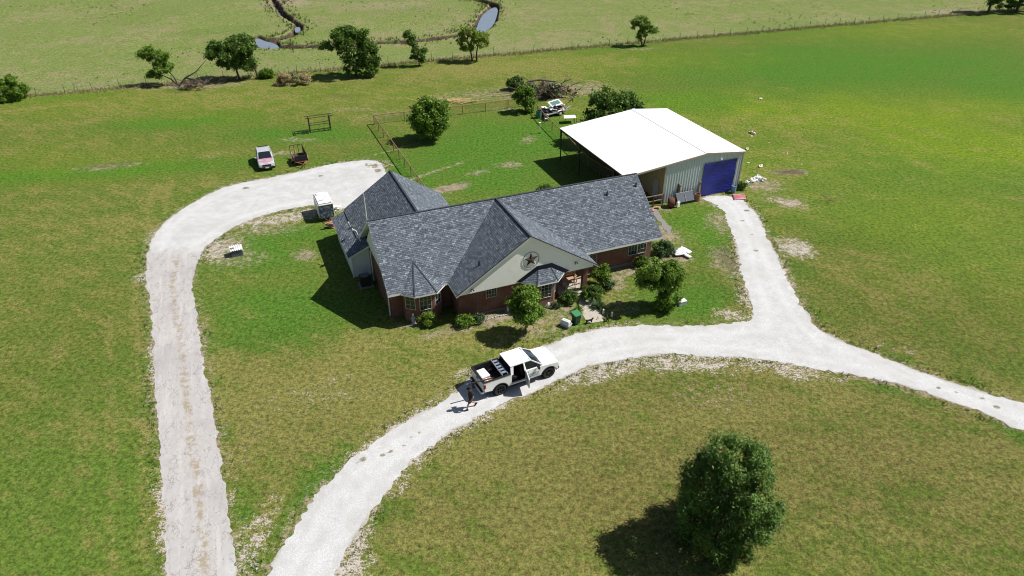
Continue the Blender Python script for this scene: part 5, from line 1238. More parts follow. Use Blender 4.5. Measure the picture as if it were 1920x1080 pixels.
# mirrors
for s in (-1,1):
    b = MB(); b.bar((2.80,s*0.92,1.28),(2.80,s*1.06,1.32),0.05); b.box(2.74,2.86,s*1.14-0.09,s*1.14+0.09,1.24,1.48); b.build('mirror', 'black_plastic', tk, bevel=0.015)
for s in (-1,1):
    b = MB(); b.box(0.78,2.95,s*0.93-0.09,s*0.93+0.09,0.40,0.45); b.build('side_step', 'black_plastic', tk, bevel=0.015)
# chassis underneath
b = MB(); b.box(-1.1,4.3,-0.55,0.55,0.34,0.6); b.tube([(0,-0.75,RR),(0,0.75,RR)],0.08,8); b.tube([(WB,-0.75,RR),(WB,0.75,RR)],0.06,8); b.build('chassis', 'black_plastic', tk)
b = MB()
for cx in (0,WB):
    for s in (-1,1): b.lathe([(0.53,0),(0.53,0.30),(0.0,0.30)], (cx,s*0.93,RR), (0,-s,0), 20)
b.build('wheel_well', 'black_plastic', tk, fix=False)
for cx in (0,WB):
    for s in (-1,1): wheel(tk, (cx, s*0.87, RR), RR, 0.29, s)
# door lettering
def text_mesh(name, body, size, mat, parent, loc, rot, ext=0.002, sx=1.0):
    cu = bpy.data.curves.new(name, 'FONT'); cu.body = body; cu.size = size; cu.extrude = ext; cu.align_x = 'CENTER'; cu.align_y = 'CENTER'; cu.offset = size*0.012
    tmp = bpy.data.objects.new(name, cu); COL.objects.link(tmp)
    me = bpy.data.meshes.new_from_object(tmp.evaluated_get(bpy.context.evaluated_depsgraph_get())); COL.objects.unlink(tmp); bpy.data.objects.remove(tmp)
    me.materials.clear(); me.materials.append(MATS[mat]); o = bpy.data.objects.new(name, me); COL.objects.link(o); o.parent = parent; o.location = loc; o.rotation_euler = rot; o.scale = (sx,1,1); return o
text_mesh('door_lettering', 'LEGACY', 0.27, 'letter_grey', tk, (2.44,-1.008,0.87), (R(90),0,0), 0.004, 0.98)
b = MB(); b.slab([(1.96,-1.012,0.695),(2.92,-1.012,0.695),(2.92,-1.012,0.725),(1.96,-1.012,0.725)],(0,0.01,0),(0,0,0)); b.build('door_stripe', 'letter_grey', tk)
# ---- load in the bed
o = thing('folding_ladder', 'grey folded step ladder lying across the truck bed behind the cab', 'ladder', TW(0.42,0.0,1.47), TT)
b = MB()
for x in (-0.19,0.19): b.bar((x,-0.86,0.02),(x,0.88,0.06),0.05,0.09)
b.build('rail', 'aluminium', o, fix=False)
for k in range(5): MB().box(-0.165,0.165,-0.66+k*0.32-0.07,-0.66+k*0.32+0.09,0.03,0.085).build('step', 'grey_blue', o)
o = thing('tool_box', 'large white box sitting at the tailgate inside the truck bed', 'box', TW(-0.66,0.22,0.765), TT+0.05)
MB().box(-0.28,0.28,-0.42,0.42,0,0.42).build('crate', 'white_plastic', o, True, 0.04); MB().box(-0.30,0.30,-0.44,0.44,0.42,0.50).build('lid', 'white_board', o, True, 0.03)
o = thing('shingle_bundle', 'pinkish wrapped bundles beside the white box in the truck bed', 'bundle', TW(-0.62,-0.42,0.765), TT)
b = MB(); b.box(-0.28,0.30,-0.17,0.17,0,0.20); b.box(-0.26,0.28,-0.16,0.18,0.205,0.40); b.build('stack', 'pink_wood', o, True, 0.025)
b = MB(); b.box(-0.10,-0.04,-0.175,0.185,0.0,0.405); b.build('band', 'white_board', o)
o = thing('black_pipe', 'long black pipe resting on the tailgate and sticking out behind the truck', 'pipe', TW(-1.35,-0.70,1.50), TT-0.12)
b = MB(); b.lathe([(0.045,-0.75),(0.045,0.95),(0.03,0.95),(0.03,-0.75),(0.045,-0.75)], (0,0,0), (1,0,0), 12); b.build('tube', 'black_plastic', o, True)
b = MB(); b.lathe([(0.055,-0.76),(0.055,-0.66),(0.046,-0.66)], (0,0,0), (1,0,0), 12); b.build('collar', 'dark_steel', o, True)

# ---- old car parked by the drive
def loft(b, secs, n=14, mat=0):
    """sections (x, half width, z bottom, z top, roundness)"""
    rings = []
    for x, w, z0, z1, p in secs:
        ring = []
        for k in range(n):
            a = 2*math.pi*(k+0.5)/n; c, s = math.cos(a), math.sin(a)
            ring.append((x, w*math.copysign(abs(c)**p, c), (z0+z1)/2+(z1-z0)/2*math.copysign(abs(s)**p, s)))
        rings.append(ring)
    vs = [v for r in rings for v in r]
    b.add(vs, [(i*n+k,i*n+(k+1)%n,(i+1)*n+(k+1)%n,(i+1)*n+k) for i in range(len(rings)-1) for k in range(n)]+[tuple(range(n))[::-1], tuple(range((len(rings)-1)*n,len(rings)*n))], mat)
fr = G(502.5,320.5); back = (G(493,279,1.45)-fr); ang = math.atan2(-back.y, -back.x)
car = thing('old_car', 'old silver car with faded maroon hood parked on grass beside the left drive', 'car', fr+Vector((math.cos(ang)*-2.25, math.sin(ang)*-2.25, 0)), ang)
b = MB(); loft(b, [(-2.2,0.70,0.42,0.85,.35),(-2.1,0.84,0.32,0.98,.35),(-1.3,0.88,0.28,1.0,.3),(0.5,0.89,0.28,0.98,.3),(1.0,0.88,0.28,0.94,.3),(1.9,0.86,0.30,0.84,.35),(2.15,0.80,0.34,0.76,.35),(2.25,0.70,0.38,0.66,.4)], 20)
b.build('body', 'silver_paint', car, True)
b = MB(); b.grid(lambda u, v: (0.80+u*1.32, (v-.5)*2*(0.80-0.06*u), 0.965-0.13*u-0.07*u**4-0.04*abs((v-.5)*2)**3+0.012), 8, 8); b.build('hood', 'faded_maroon', car, True)
b = MB(); loft(b, [(-2.0,0.60,0.9,1.02,.4),(-1.55,0.70,0.9,1.40,.4),(-1.2,0.72,0.9,1.47,.38),(-0.2,0.73,0.9,1.49,.38),(0.02,0.72,0.9,1.46,.38),(0.85,0.76,0.88,0.98,.4)], 20); b.build('cabin', 'car_glass', car, True)
b = MB(); b.grid(lambda u, v: (-1.62+u*1.70, (v-.5)*2*(0.655-0.0*u), 1.505-0.03*abs((v-.5)*2)**4-0.10*max(0,0.25-u)**1.2*3-0.05*max(0,u-0.85)*3), 12, 8)
for s in (-1,1):
    b.bar((0.04,s*0.655,1.46),(0.86,s*0.76,0.96),0.07,0.07); b.bar((-0.75,s*0.70,1.44),(-0.75,s*0.80,0.97),0.10,0.05); b.bar((-1.6,s*0.66,1.42),(-1.95,s*0.72,0.98),0.2,0.06); b.bar((-1.6,s*0.66,1.46),(0.05,s*0.665,1.475),0.07,0.07)
b.build('roof', 'silver_paint', car, True, fix=False)
b = MB(); b.box(-1.72,-1.60,-0.5,0.5,1.44,1.52); b.build('spoiler', 'black_plastic', car, bevel=0.02)
b = MB(); b.box(2.14,2.27,-0.46,0.46,0.56,0.74); b.build('grille', 'black_plastic', car); MB().box(2.16,2.30,-0.78,0.78,0.30,0.50).build('front_bumper', 'black_plastic', car, True, 0.04)
for s in (-1,1):
    MB().box(2.02,2.22,s*0.63-0.16,s*0.63+0.16,0.60,0.78).build('headlight', 'lamp_clear', car, True, 0.03)
    b = MB(); b.bar((0.62,s*0.80,1.0),(0.62,s*0.95,1.05),0.04); b.box(0.57,0.67,s*1.0-0.10,s*1.0+0.10,1.0,1.14); b.build('mirror', 'silver_paint', car, bevel=0.02)
    for x in (-1.40,1.38): wheel(car, (x, s*0.80, 0.32), 0.32, 0.20, s, 5, rim='aluminium', hub='stone_grey')
text_mesh('number_plate', '', 0.1, 'white_paint', car, (0,0,0), (0,0,0)) if False else MB().box(2.30,2.31,-0.2,0.2,0.36,0.47).build('number_plate', 'white_board', car)
# ---- mesh-sided utility trailer
f0, f1 = G(553,304,0.5), G(578,301,0.5); fc = (f0+f1)/2; ud = (f1-f0).normalized(); tang = math.atan2(ud.y, ud.x)+math.pi/2
bk_c = (G(541,274,1.5)+G(567,271.5,1.5))/2; fd = Vector((fc.x-bk_c.x, fc.y-bk_c.y, 0)); tang = math.atan2(fd.y, fd.x); tl = fd.length
ut = thing('utility_trailer', 'small rusty open trailer with black mesh sides and tall rear gate', 'trailer', (fc.x, fc.y, 0), tang)
wd = 0.70
b = MB()
for s in (-1,1): b.bar((0,s*wd,0.48),(-tl,s*wd,0.48),0.07,0.10)
for x in (0,-tl*0.5,-tl): b.bar((x,-wd,0.48),(x,wd,0.48),0.07,0.10)
b.bar((0,-0.55,0.46),(0.85,0,0.46),0.07); b.bar((0,0.55,0.46),(0.85,0,0.46),0.07); b.bar((0.8,0,0.46),(1.1,0,0.46),0.08); b.build('frame', 'hitch_rust', ut, fix=False)
b = MB(); b.bar((0.88,0.06,0.0),(0.88,0.06,0.62),0.05); b.build('jack', 'dark_steel', ut)
MB().box(-tl+0.03,-0.03,-wd+0.03,wd-0.03,0.50,0.54).build('deck', 'wood_dark', ut)
b = MB(); b.slab([(0.01,-wd,0.55),(0.01,wd,0.55),(0.01,wd,1.15),(0.01,-wd,1.15)],(0.02,0,0),(0,0,0)); b.build('front_panel', 'fine_black_mesh', ut)
b = MB(); b.slab([(0,wd,0.55),(-tl,wd,0.55),(-tl,wd,1.5),(0,wd,1.15)],(0,0.02,0),(0,0,0)); b.build('side_panel', 'fine_black_mesh', ut)
b = MB(); b.slab([(0,-wd,0.55),(-tl*0.75,-wd,0.55),(-tl*0.75,-wd,0.85),(0,-wd,0.95)],(0,0.03,0),(0,0,0)); b.build('side_board', 'pink_wood', ut)
b = MB()
for y in np.linspace(-wd,wd,4): b.bar((-tl,y,0.5),(-tl-0.05,y,1.55),0.05)
b.bar((-tl-0.05,-wd,1.55),(-tl-0.05,wd,1.55),0.05); b.build('rear_gate', 'dark_steel', ut, fix=False)
b = MB()
for p, q in (((0,-wd,0.5),(0,-wd,1.17)),((0,wd,0.5),(0,wd,1.17)),((0,-wd,1.17),(0,wd,1.17)),((0,wd,1.17),(-tl,wd,1.52))): b.bar(p, q, 0.045)
b.build('upper_frame', 'dark_steel', ut, fix=False)
for s in (-1,1): wheel(ut, (-tl*0.5, s*(wd+0.14), 0.30), 0.30, 0.18, s, 5, rim='stone_grey')
b = MB()
for s in (-1,1): b.grid(lambda u, v: (-tl*0.5+0.38*math.cos(math.pi*u), s*(wd+0.03+0.22*v), 0.34+0.34*math.sin(math.pi*u)), 10, 1)
b.build('mudguard', 'pink_wood', ut, fix=False)
# ---- white camper trailer by the left drive
c0, c1, c2, c3 = G(588.2,364.2,1.9), G(613,360,1.9), G(624.5,379,1.9), G(595,383.3,1.9)
fm = (c2+c3)/2; bm_ = (c0+c1)/2; fd = fm-bm_; ca = math.atan2(fd.y, fd.x); ln = fd.length+0.3
ct = thing('camper_trailer', 'small white box trailer with rust spotted roof and dark sheeted front by the left drive', 'trailer', (fm.x, fm.y, 0), ca)
b = MB(); b.box(-ln,0,-0.72,0.72,0.30,1.86); b.build('body', 'white_plastic', ct, True, 0.10)
b = MB(); b.grid(lambda u, v: (-ln+0.12+u*(ln-0.2), (v-.5)*1.12, 1.868+0.03*(1-((v-.5)*2)**2)), 8, 6); b.build('roof', 'spotted_white', ct, True)
b = MB(); b.slab([(0.006,-0.62,0.42),(0.006,0.62,0.42),(0.006,0.62,1.66),(0.006,-0.62,1.66)],(0.03,0,0),(0,0,0)); b.build('front_panel', 'dark_sheeting', ct, bevel=0.01)
b = MB()
for p, q in (((0.02,-0.64,0.4),(0.02,-0.64,1.68)),((0.02,0.64,0.4),(0.02,0.64,1.68)),((0.02,-0.64,1.68),(0.02,0.64,1.68)),((0.02,-0.64,0.4),(0.02,0.64,0.4))): b.bar(p, q, 0.05)
b.build('frame', 'dark_steel', ct, fix=False)
for s in (-1,1): wheel(ct, (-ln*0.55, s*0.66, 0.31), 0.31, 0.18, s, 5, rim='stone_grey')
b = MB(); b.bar((0,-0.3,0.35),(0.8,0,0.35),0.06); b.bar((0,0.3,0.35),(0.8,0,0.35),0.06); b.bar((0.75,0,0),(0.75,0,0.4),0.05); b.build('drawbar', 'rust_steel', ct)

# ================================================================== PERSON
def skin_mesh(verts, edges, radii, sub=2, root=0):
    me = bpy.data.meshes.new('tmp'); me.from_pydata(verts, edges, []); o = bpy.data.objects.new('tmp', me); COL.objects.link(o)
    m = o.modifiers.new('s', 'SKIN'); m.use_smooth_shade = True
    for i, r in enumerate(radii): me.skin_vertices[0].data[i].radius = r if isinstance(r, tuple) else (r, r)
    for d in me.skin_vertices[0].data: d.use_root = False
    me.skin_vertices[0].data[root].use_root = True
    s = o.modifiers.new('u', 'SUBSURF'); s.levels = sub; s.render_levels = sub
    dg = bpy.context.evaluated_depsgraph_get(); out = bpy.data.meshes.new_from_object(o.evaluated_get(dg)); COL.objects.unlink(o); bpy.data.objects.remove(o)
    return out
def join_meshes(name, mats, lst, parent):
    b = MB()
    for me, k in lst: b.add([tuple(v.co) for v in me.vertices], [tuple(p.vertices) for p in me.polygons], k)
    return b.build(name, mats, parent, True, fix=False)
pf = G(884,765.5)
man = thing('person', 'person in black cap, black shirt and dark shorts walking on the gravel behind the truck', 'person', pf, math.pi+0.35)
man.scale = (1.12, 1.12, 1.0)
# x = facing, y = left, z up; mid-stride, left leg forward
J = dict(pel=(0,0,0.95), bel=(0.0,0,1.10), che=(0.02,0,1.32), nec=(0.02,0,1.50), hd0=(0.045,0,1.60), hd1=(0.055,0,1.70), hd2=(0.05,0,1.78),
  shL=(0.0,0.19,1.43), elL=(-0.06,0.27,1.15), wrL=(0.08,0.27,0.93), haL=(0.125,0.268,0.865), shR=(0.0,-0.19,1.43), elR=(0.00,-0.28,1.15), wrR=(0.16,-0.25,0.97), haR=(0.215,-0.24,0.912),
  hiL=(0,0.10,0.90), knL=(0.20,0.11,0.52), anL=(0.30,0.11,0.10), hiR=(0,-0.10,0.90), knR=(0.02,-0.11,0.50), anR=(-0.30,-0.11,0.24))
nm = list(J); ix = {n: i for i, n in enumerate(nm)}
E_ = [('pel','bel'),('bel','che'),('che','nec'),('nec','hd0'),('hd0','hd1'),('hd1','hd2'),('che','shL'),('shL','elL'),('elL','wrL'),('wrL','haL'),('che','shR'),('shR','elR'),('elR','wrR'),('wrR','haR'),('pel','hiL'),('hiL','knL'),('knL','anL'),('pel','hiR'),('hiR','knR'),('knR','anR')]
RD = dict(haL=(.034,.02), haR=(.034,.02), pel=(.105,.085), bel=(.10,.08), che=(.105,.075), nec=.055, hd0=.075, hd1=.095, hd2=.07, shL=.042, elL=.043, wrL=.029, shR=.042, elR=.043, wrR=.029, hiL=.072, knL=.060, anL=.040, hiR=.072, knR=.060, anR=.040)
lst = [(skin_mesh([J[n] for n in nm], [(ix[a], ix[c]) for a, c in E_], [RD[n] for n in nm], 2, ix['pel']), 0)]
def hand(w, e_, side):
    w, e_ = Vector(w), Vector(e_); d = (w-e_).normalized(); sdv = Vector((0,0,1)).cross(d).normalized(); nrm = d.cross(sdv)
    spread = Vector((0,1,0)).cross(d).normalized()
    palm = w+d*0.075
    out = [(skin_mesh([tuple(w-d*0.02), tuple(w+d*0.03), tuple(palm)], [(0,1),(1,2)], [(.026,.022),(.036,.018),(.038,.016)], 1), 0)]
    for k, l in enumerate((.075,.085,.08,.062)):
        r0 = palm-d*0.008+spread*(-0.027+0.018*k); c = Vector((0,-side,0))*0.02
        out.append((skin_mesh([tuple(r0), tuple(r0+d*l*0.5+c*0.3), tuple(r0+d*l*0.92+c)], [(0,1),(1,2)], [.0095,.0088,.0075], 1), 0))
    r0 = w+d*0.03+spread*(-0.028); out.append((skin_mesh([tuple(r0), tuple(r0+d*0.03-spread*0.02), tuple(r0+d*0.065-spread*0.024)], [(0,1),(1,2)], [.012,.0105,.009], 1), 0))
    return out
lst += hand(J['wrL'], J['elL'], 1)+hand(J['wrR'], J['elR'], -1)
# face: nose, ears, eyes, mouth
f = MB(); f.lathe([(0,0),(0.014,0.01),(0.010,0.045),(0,0.055)], (0.143,0,1.652), (0.25,0,1), 8)
for s in (-1,1): f.lathe([(0,0),(0.022,0.004),(0.026,0.012),(0,0.016)], (0.045,s*0.092,1.67), (0,s,0.1), 10)
body = join_meshes('body', ['skin'], lst+[(f.build('tmp2','skin').data, 0)], man)
for o in [o for o in COL.objects if o.name.startswith('tmp2')]: bpy.data.objects.remove(o)
f = MB()
for s in (-1,1): f.lathe([(0,0),(0.010,0.003),(0,0.008)], (0.138,s*0.033,1.695), (1,s*0.2,0), 8)
f.build('eyes', 'black_plastic', man, True); MB().box(0.139,0.147,-0.022,0.022,1.617,1.623).build('mouth', 'clay', man)
def sub(names, edges, rad, root, pts=None):
    P = dict(J); P.update(pts or {}); k = {n: i for i, n in enumerate(names)}
    return skin_mesh([P[n] for n in names], [(k[a], k[c]) for a, c in edges], [rad[n] for n in names], 2, k[root])
slL = tuple(Vector(J['shL']).lerp(Vector(J['elL']), 0.72)); slR = tuple(Vector(J['shR']).lerp(Vector(J['elR']), 0.72))
m1 = sub(['pel','bel','che','nk','shL','slL','shR','slR'], [('pel','bel'),('bel','che'),('che','nk'),('che','shL'),('shL','slL'),('che','shR'),('shR','slR')], dict(pel=(.180,.160),bel=(.175,.150),che=(.190,.155),nk=(.07,.07),shL=.098,slL=.078,shR=.098,slR=.078), 'bel', dict(pel=(0,0,0.92),nk=(0.02,0,1.475),slL=slL,slR=slR))
join_meshes('shirt', ['black_cloth'], [(m1, 0)], man)
kL = tuple(Vector(J['hiL']).lerp(Vector(J['knL']), 0.86)); kR = tuple(Vector(J['hiR']).lerp(Vector(J['knR']), 0.86))
m2 = sub(['wa','pel','hiL','kL','hiR','kR'], [('wa','pel'),('pel','hiL'),('hiL','kL'),('pel','hiR'),('hiR','kR')], dict(wa=(.15,.13),pel=(.165,.145),hiL=.125,kL=.098,hiR=.125,kR=.098), 'pel', dict(wa=(0,0,1.02),kL=kL,kR=kR))
join_meshes('shorts', ['dark_shorts'], [(m2, 0)], man)
b = MB(); b.lathe([(0.112,0.0),(0.115,0.05),(0.10,0.10),(0.06,0.135),(0,0.145)], (0.05,0,1.705), n=18); b.slab([(0.13,-0.085,1.715),(0.24,-0.05,1.70),(0.255,0,1.70),(0.24,0.05,1.70),(0.13,0.085,1.715)],0.012,(0,0,0)); b.build('cap', 'black_cloth', man, True)
b = MB(); b.grid(lambda u, v: (0.045+0.106*math.cos(R(95+170*u)), 0.106*math.sin(R(95+170*u)), 1.61+v*0.11), 12, 3); b.build('hair', 'hair_brown', man, True)
def shoe(a, pitch):
    b = MB(); loft(b, [(-0.10,0.032,0.0,0.07,.5),(-0.06,0.042,0,0.10,.5),(0.02,0.045,0,0.09,.5),(0.11,0.050,0,0.065,.5),(0.18,0.036,0.005,0.045,.5)], 12)
    o = b.build('shoe', 'black_cloth', man, True); o.location = a; o.rotation_euler = (0, pitch, 0)
shoe((0.31,0.11,0.005), R(-4)); shoe((-0.345,-0.11,0.15), R(52))
b = MB(); b.tube([tuple(Vector(J['anL'])+Vector((0,0,-0.03))), tuple(Vector(J['anL'])+Vector((-0.012,0,0.06)))],[.050,.048],10); b.tube([tuple(Vector(J['anR'])+Vector((0.0,0,-0.03))), tuple(Vector(J['anR'])+Vector((0.06,0,0.05)))],[.050,.048],10); b.build('sock', 'black_cloth', man, True)
# ================================================================== YARD THINGS
def at(px, py, z=0.0): return G(px, py, z)
# pipe rack
pr_l, pr_r = G(582.5,249.4), G(620.8,244.4); d = pr_r-pr_l
rk = thing('pipe_rack', 'dark steel pipe rack with two tall end frames standing in the left field', 'rack', pr_l, math.atan2(d.y,d.x)); W_ = d.length
D_ = 0.75
for u in (0, W_):
    b = MB()
    for y in (0,D_): b.bar((u,y,0),(u,y,1.95),0.09)
    for z in (0.35,0.95,1.85): b.bar((u,-0.1,z),(u,D_+0.1,z),0.07)
    b.build('end_frame', 'dark_steel', rk, fix=False)
for y in (-0.02,D_+0.02):
    for z, e_ in ((1.90,0.45),(0.98,0.0),):
        MB().tube([(-e_,y,z),(W_+e_,y,z+0.02)],0.04,6).build('pipe', 'dark_steel', rk, True)
b = MB(); b.bar((0,0,0.12),(W_,0,0.12),0.05); b.bar((0,D_,0.12),(W_,D_,0.12),0.05); b.build('base_rail', 'dark_steel', rk, fix=False)
lf = thing('low_frame', 'low dark steel frame lying left of the pipe rack', 'frame', G(554,254), math.atan2(d.y,d.x)+0.06)
b = MB()
for y in (0,0.75): b.bar((-0.3,y,0.22),(1.85,y,0.22),0.055)
b.build('rail', 'dark_steel', lf, fix=False)
b = MB()
for u in (0,1.1,1.6): b.bar((u,-0.12,0.24),(u,0.87,0.24),0.08); b.bar((u,0,0),(u,0,0.25),0.07); b.bar((u,0.75,0),(u,0.75,0.25),0.07)
b.build('cross_bar', 'dark_steel', lf, fix=False)
# pump house
ph = thing('pump_house', 'small dark box shed with corrugated white lid on the grass inside the drive loop', 'shed', G(445,477.5), 0.42)
MB().box(-0.48,0.48,-0.36,0.36,0,0.58).build('wall', 'grey_board', ph, bevel=0.01)
b = MB(); prof = [(x, 0.055*math.sin(x*2*math.pi/0.18)) for x in np.linspace(-0.54,0.54,61)]
b.add([(x,-0.44,0.66+h) for x, h in prof]+[(x,0.44,0.74+h) for x, h in prof], [(i,i+1,61+i+1,61+i) for i in range(60)]); b.build('roof', 'white_board', ph, True, fix=False)
b = MB(); b.box(-0.50,-0.2,-0.12,0.10,0.70,0.74); b.build('weight_board', 'wood_dark', ph)
# scrap wood by the side room
def planks(name, label, cat, p, n, seed, ln=1.2, w=0.14, mat='wood_tan', h=0.35, spread=0.25, rot=0.0, parts='plank'):
    o = thing(name, label, cat, p, rot); rs = random.Random(seed)
    for i in range(n):
        q = MB().box(-ln/2*rs.uniform(.6,1),ln/2*rs.uniform(.6,1),-w/2,w/2,-0.02,0.02).build(parts, mat, o, bevel=0.004)
        q.location = (rs.uniform(-spread,spread), rs.uniform(-spread,spread), 0.04+h*i/n); q.rotation_euler = (rs.uniform(-.3,.3), rs.uniform(-.2,.2), rs.uniform(-.9,.9))
    return o
planks('scrap_wood', 'stack of pale broken boards leaning by the side room below the white trailer', 'wood pile', G(622,427), 7, 3, 0.9, 0.2, 'pink_wood', 0.7, 0.2, 0.4)
planks('scrap_wood', 'small heap of pale scraps beside the white trailer wheel', 'wood pile', G(632,393), 5, 4, 0.7, 0.2, 'white_board', 0.5, 0.15, 0.2)
planks('scrap_wood', 'scattered tan wood scraps under the rusty rail fence', 'wood pile', BW(-1.3,-1.0), 6, 5, 0.7, 0.14, 'pink_wood', 0.2, 0.35, 0.2)
o = thing('hand_truck', 'dark hand truck standing at the gravel edge behind the rear wing', 'hand truck', HW(-10.2,11.6), 1.1)
b = MB(); b.tube([(-0.2,0,0.05),(-0.2,-0.1,1.1),(0,-0.12,1.2),(0.2,-0.1,1.1),(0.2,0,0.05)],0.025,8); b.bar((-0.2,-0.05,0.5),(0.2,-0.05,0.5),0.03); b.bar((-0.2,-0.08,0.85),(0.2,-0.08,0.85),0.03); b.build('frame', 'dark_steel', o, True)
MB().box(-0.2,0.2,0,0.22,0.03,0.05).build('toe_plate', 'dark_steel', o)
for s in (-1,1): wheel(o, (s*0.26,-0.08,0.13), 0.13, 0.06, 1, 4).rotation_euler = (0,0,R(90))
# wheelie bin
wb = thing('wheelie_bin', 'green wheelie bin with lighter green lid beside the front path', 'bin', G(1080,607), 0.55); wb.scale = (0.92, 0.92, 0.95)
b = MB(); z0, z1 = 0.10, 0.98; q0_, q1_ = 0.23, 0.30
b.add([(-q0_,-q0_,z0),(q0_,-q0_,z0),(q0_,q0_,z0),(-q0_,q0_,z0),(-q1_,-q1_,z1),(q1_,-q1_,z1),(q1_,q1_*1.15,z1),(-q1_,q1_*1.15,z1)],[(3,2,1,0),(4,5,6,7),(0,1,5,4),(1,2,6,5),(2,3,7,6),(3,0,4,7)]); b.box(-0.33,0.33,-0.33,0.38,0.92,0.98); b.build('bin_body', 'bin_green', wb, True, 0.02)
b = MB(); b.slab([(-0.35,-0.36,1.0),(0.35,-0.36,1.0),(0.35,0.40,1.07),(-0.35,0.40,1.07)],0.05,(0,0,0)); b.build('lid', 'bin_lid', wb, True, 0.02)
b = MB(); b.tube([(-0.28,0.44,0.98),(0.28,0.44,0.98)],0.022,8); b.build('handle', 'bin_green', wb, True)
for s in (-1,1): wheel(wb, (s*0.27,0.30,0.11), 0.11, 0.06, 1, 4).rotation_euler = (0,0,R(90))
# pet carrier
kn = thing('pet_carrier', 'pale grey plastic pet carrier standing left of the green bin', 'pet carrier', G(1061,612), -0.62); kn.scale = (0.72, 0.72, 0.8)
b = MB(); b.add([(-0.50,-0.30,0.02),(0.50,-0.30,0.02),(0.50,0.30,0.02),(-0.50,0.30,0.02),(-0.54,-0.34,0.36),(0.54,-0.34,0.36),(0.54,0.34,0.36),(-0.54,0.34,0.36)],[(3,2,1,0),(4,5,6,7),(0,1,5,4),(1,2,6,5),(2,3,7,6),(3,0,4,7)]); b.build('lower_shell', 'kennel_grey', kn, True, 0.03)
b = MB(); b.box(-0.57,0.57,-0.37,0.37,0.355,0.395); b.build('rim', 'kennel_light', kn, True, 0.012)
b = MB(); b.add([(-0.53,-0.33,0.395),(0.53,-0.33,0.395),(0.53,0.33,0.395),(-0.53,0.33,0.395),(-0.44,-0.22,0.72),(0.44,-0.22,0.72),(0.44,0.22,0.72),(-0.44,0.22,0.72)],[(3,2,1,0),(4,5,6,7),(0,1,5,4),(1,2,6,5),(2,3,7,6),(3,0,4,7)]); b.box(-0.3,0.3,-0.05,0.05,0.72,0.745); b.build('upper_shell', 'kennel_light', kn, True, 0.03)
b = MB()
for y in np.linspace(-0.18,0.18,7): b.tube([(0.545,y,0.12),(0.52,y,0.60)],0.008,5)
for z in (0.15,0.3,0.45,0.58): b.tube([(0.55,-0.2,z),(0.55,0.2,z)],0.008,5)
b.build('door_grid', 'stone_grey', kn, fix=False)
# white cooler under the lopsided tree
o = thing('cooler_box', 'white lidded cooler box on the grass right of the lopsided tree', 'cooler', G(1277,571), 0.42)
b = MB(); b.box(-0.36,0.36,-0.22,0.22,0,0.34); b.build('tub', 'kennel_grey', o, True, 0.03); b = MB(); b.box(-0.38,0.38,-0.24,0.24,0.34,0.42); b.build('lid', 'white_plastic', o, True, 0.03)
for s in (-1,1): MB().box(s*0.36-0.03,s*0.36+0.03,-0.08,0.08,0.22,0.28).build('handle', 'black_plastic', o)
# white debris by the right end of the house
for k, (px, py, rot, tx, ty, l, w, mt, lb) in enumerate([(1276,474,0.9,0.25,0.12,1.5,.5,'white_board','upper white board of the heap at the right end of the house'),(1283,473,-1.1,0.1,-0.22,1.5,.55,'white_board','broad white board sloping across the heap by the house end'),(1269,473,0.4,-0.12,0.2,1.0,.75,'grey_board','grey sheet at the left side of the white debris heap'),(1287,482,-0.9,0.06,0.1,0.9,.42,'white_plastic','rounded white piece at the bottom right of the debris heap'),(1274,481,0.1,0.12,0.05,0.9,.3,'white_board','narrow white strip at the foot of the debris heap')]):
    o = thing('scrap_board', lb, 'board', G(px, py)+Vector((0,0,0.22+0.02*k)), rot, 'white debris at the house end')
    b = MB(); b.grid(lambda u, v: ((u-.5)*l, (v-.5)*w*(1-0.25*u), 0.06*math.sin(u*3+k)+0.03*math.cos(v*5+k)), 8, 4); 
    q = b.build('panel', mt, o, True, fix=False); q.rotation_euler = (tx, ty, 0); q.modifiers.new('t', 'SOLIDIFY').thickness = 0.04
# garden ornaments
def lathe_orn(name, label, cat, px, prof, mat, group=None, extra=None):
    o = thing(name, label, cat, G(*px), 0, group); b = MB(); b.lathe(prof, (0,0,0), n=14); b.build('figure', mat, o, True)
    if extra: extra(o)
    return o
def statue_arms(o):
    b = MB(); b.tube([(0.08,0,0.55),(0.2,-0.05,0.42),(0.26,-0.12,0.5)],[.04,.03,.025],7); b.tube([(-0.08,0,0.55),(-0.2,-0.05,0.4),(-0.12,-0.15,0.34)],[.04,.03,.025],7); b.build('arms', 'stone_grey', o, True)
    b = MB(); b.lathe([(0,-0.10),(0.07,-0.06),(0.085,0),(0.06,0.07),(0,0.10)], (0,0,0.80), n=12); b.build('head', 'white_board', o, True)
lathe_orn('garden_statue', 'grey and white garden statue in front of the left bay window', 'statue', (776,606), [(0,0),(0.19,0),(0.18,0.06),(0.10,0.08),(0.17,0.2),(0.13,0.42),(0.15,0.58),(0.06,0.70),(0,0.72)], 'stone_grey', None, statue_arms)
lathe_orn('garden_statue', 'pale garden statue between the slim tree and the gable bay', 'statue', (1027,575), [(0,0),(0.20,0),(0.18,0.1),(0.2,0.25),(0.13,0.45),(0.05,0.55),(0,0.56)], 'white_board', None, statue_arms)
def lamp_post(o):
    b = MB(); b.tube([(0,0,0),(0,0,0.32)],0.018,7); b.build('stake', 'dark_steel', o, True)
for lb, px in (('small pale figure right of the front path near the spiky yucca',(1131,588)),('small white figure in the shade right of the path',(1147,593)),('pale small figure against the gable wall behind the slim tree',(952,583))):
    lathe_orn('garden_figure', lb, 'ornament', px, [(0,0.0),(0.09,0.0),(0.10,0.08),(0.06,0.2),(0.08,0.3),(0.06,0.40),(0,0.44)], 'white_board', 'small garden figures', lamp_post)
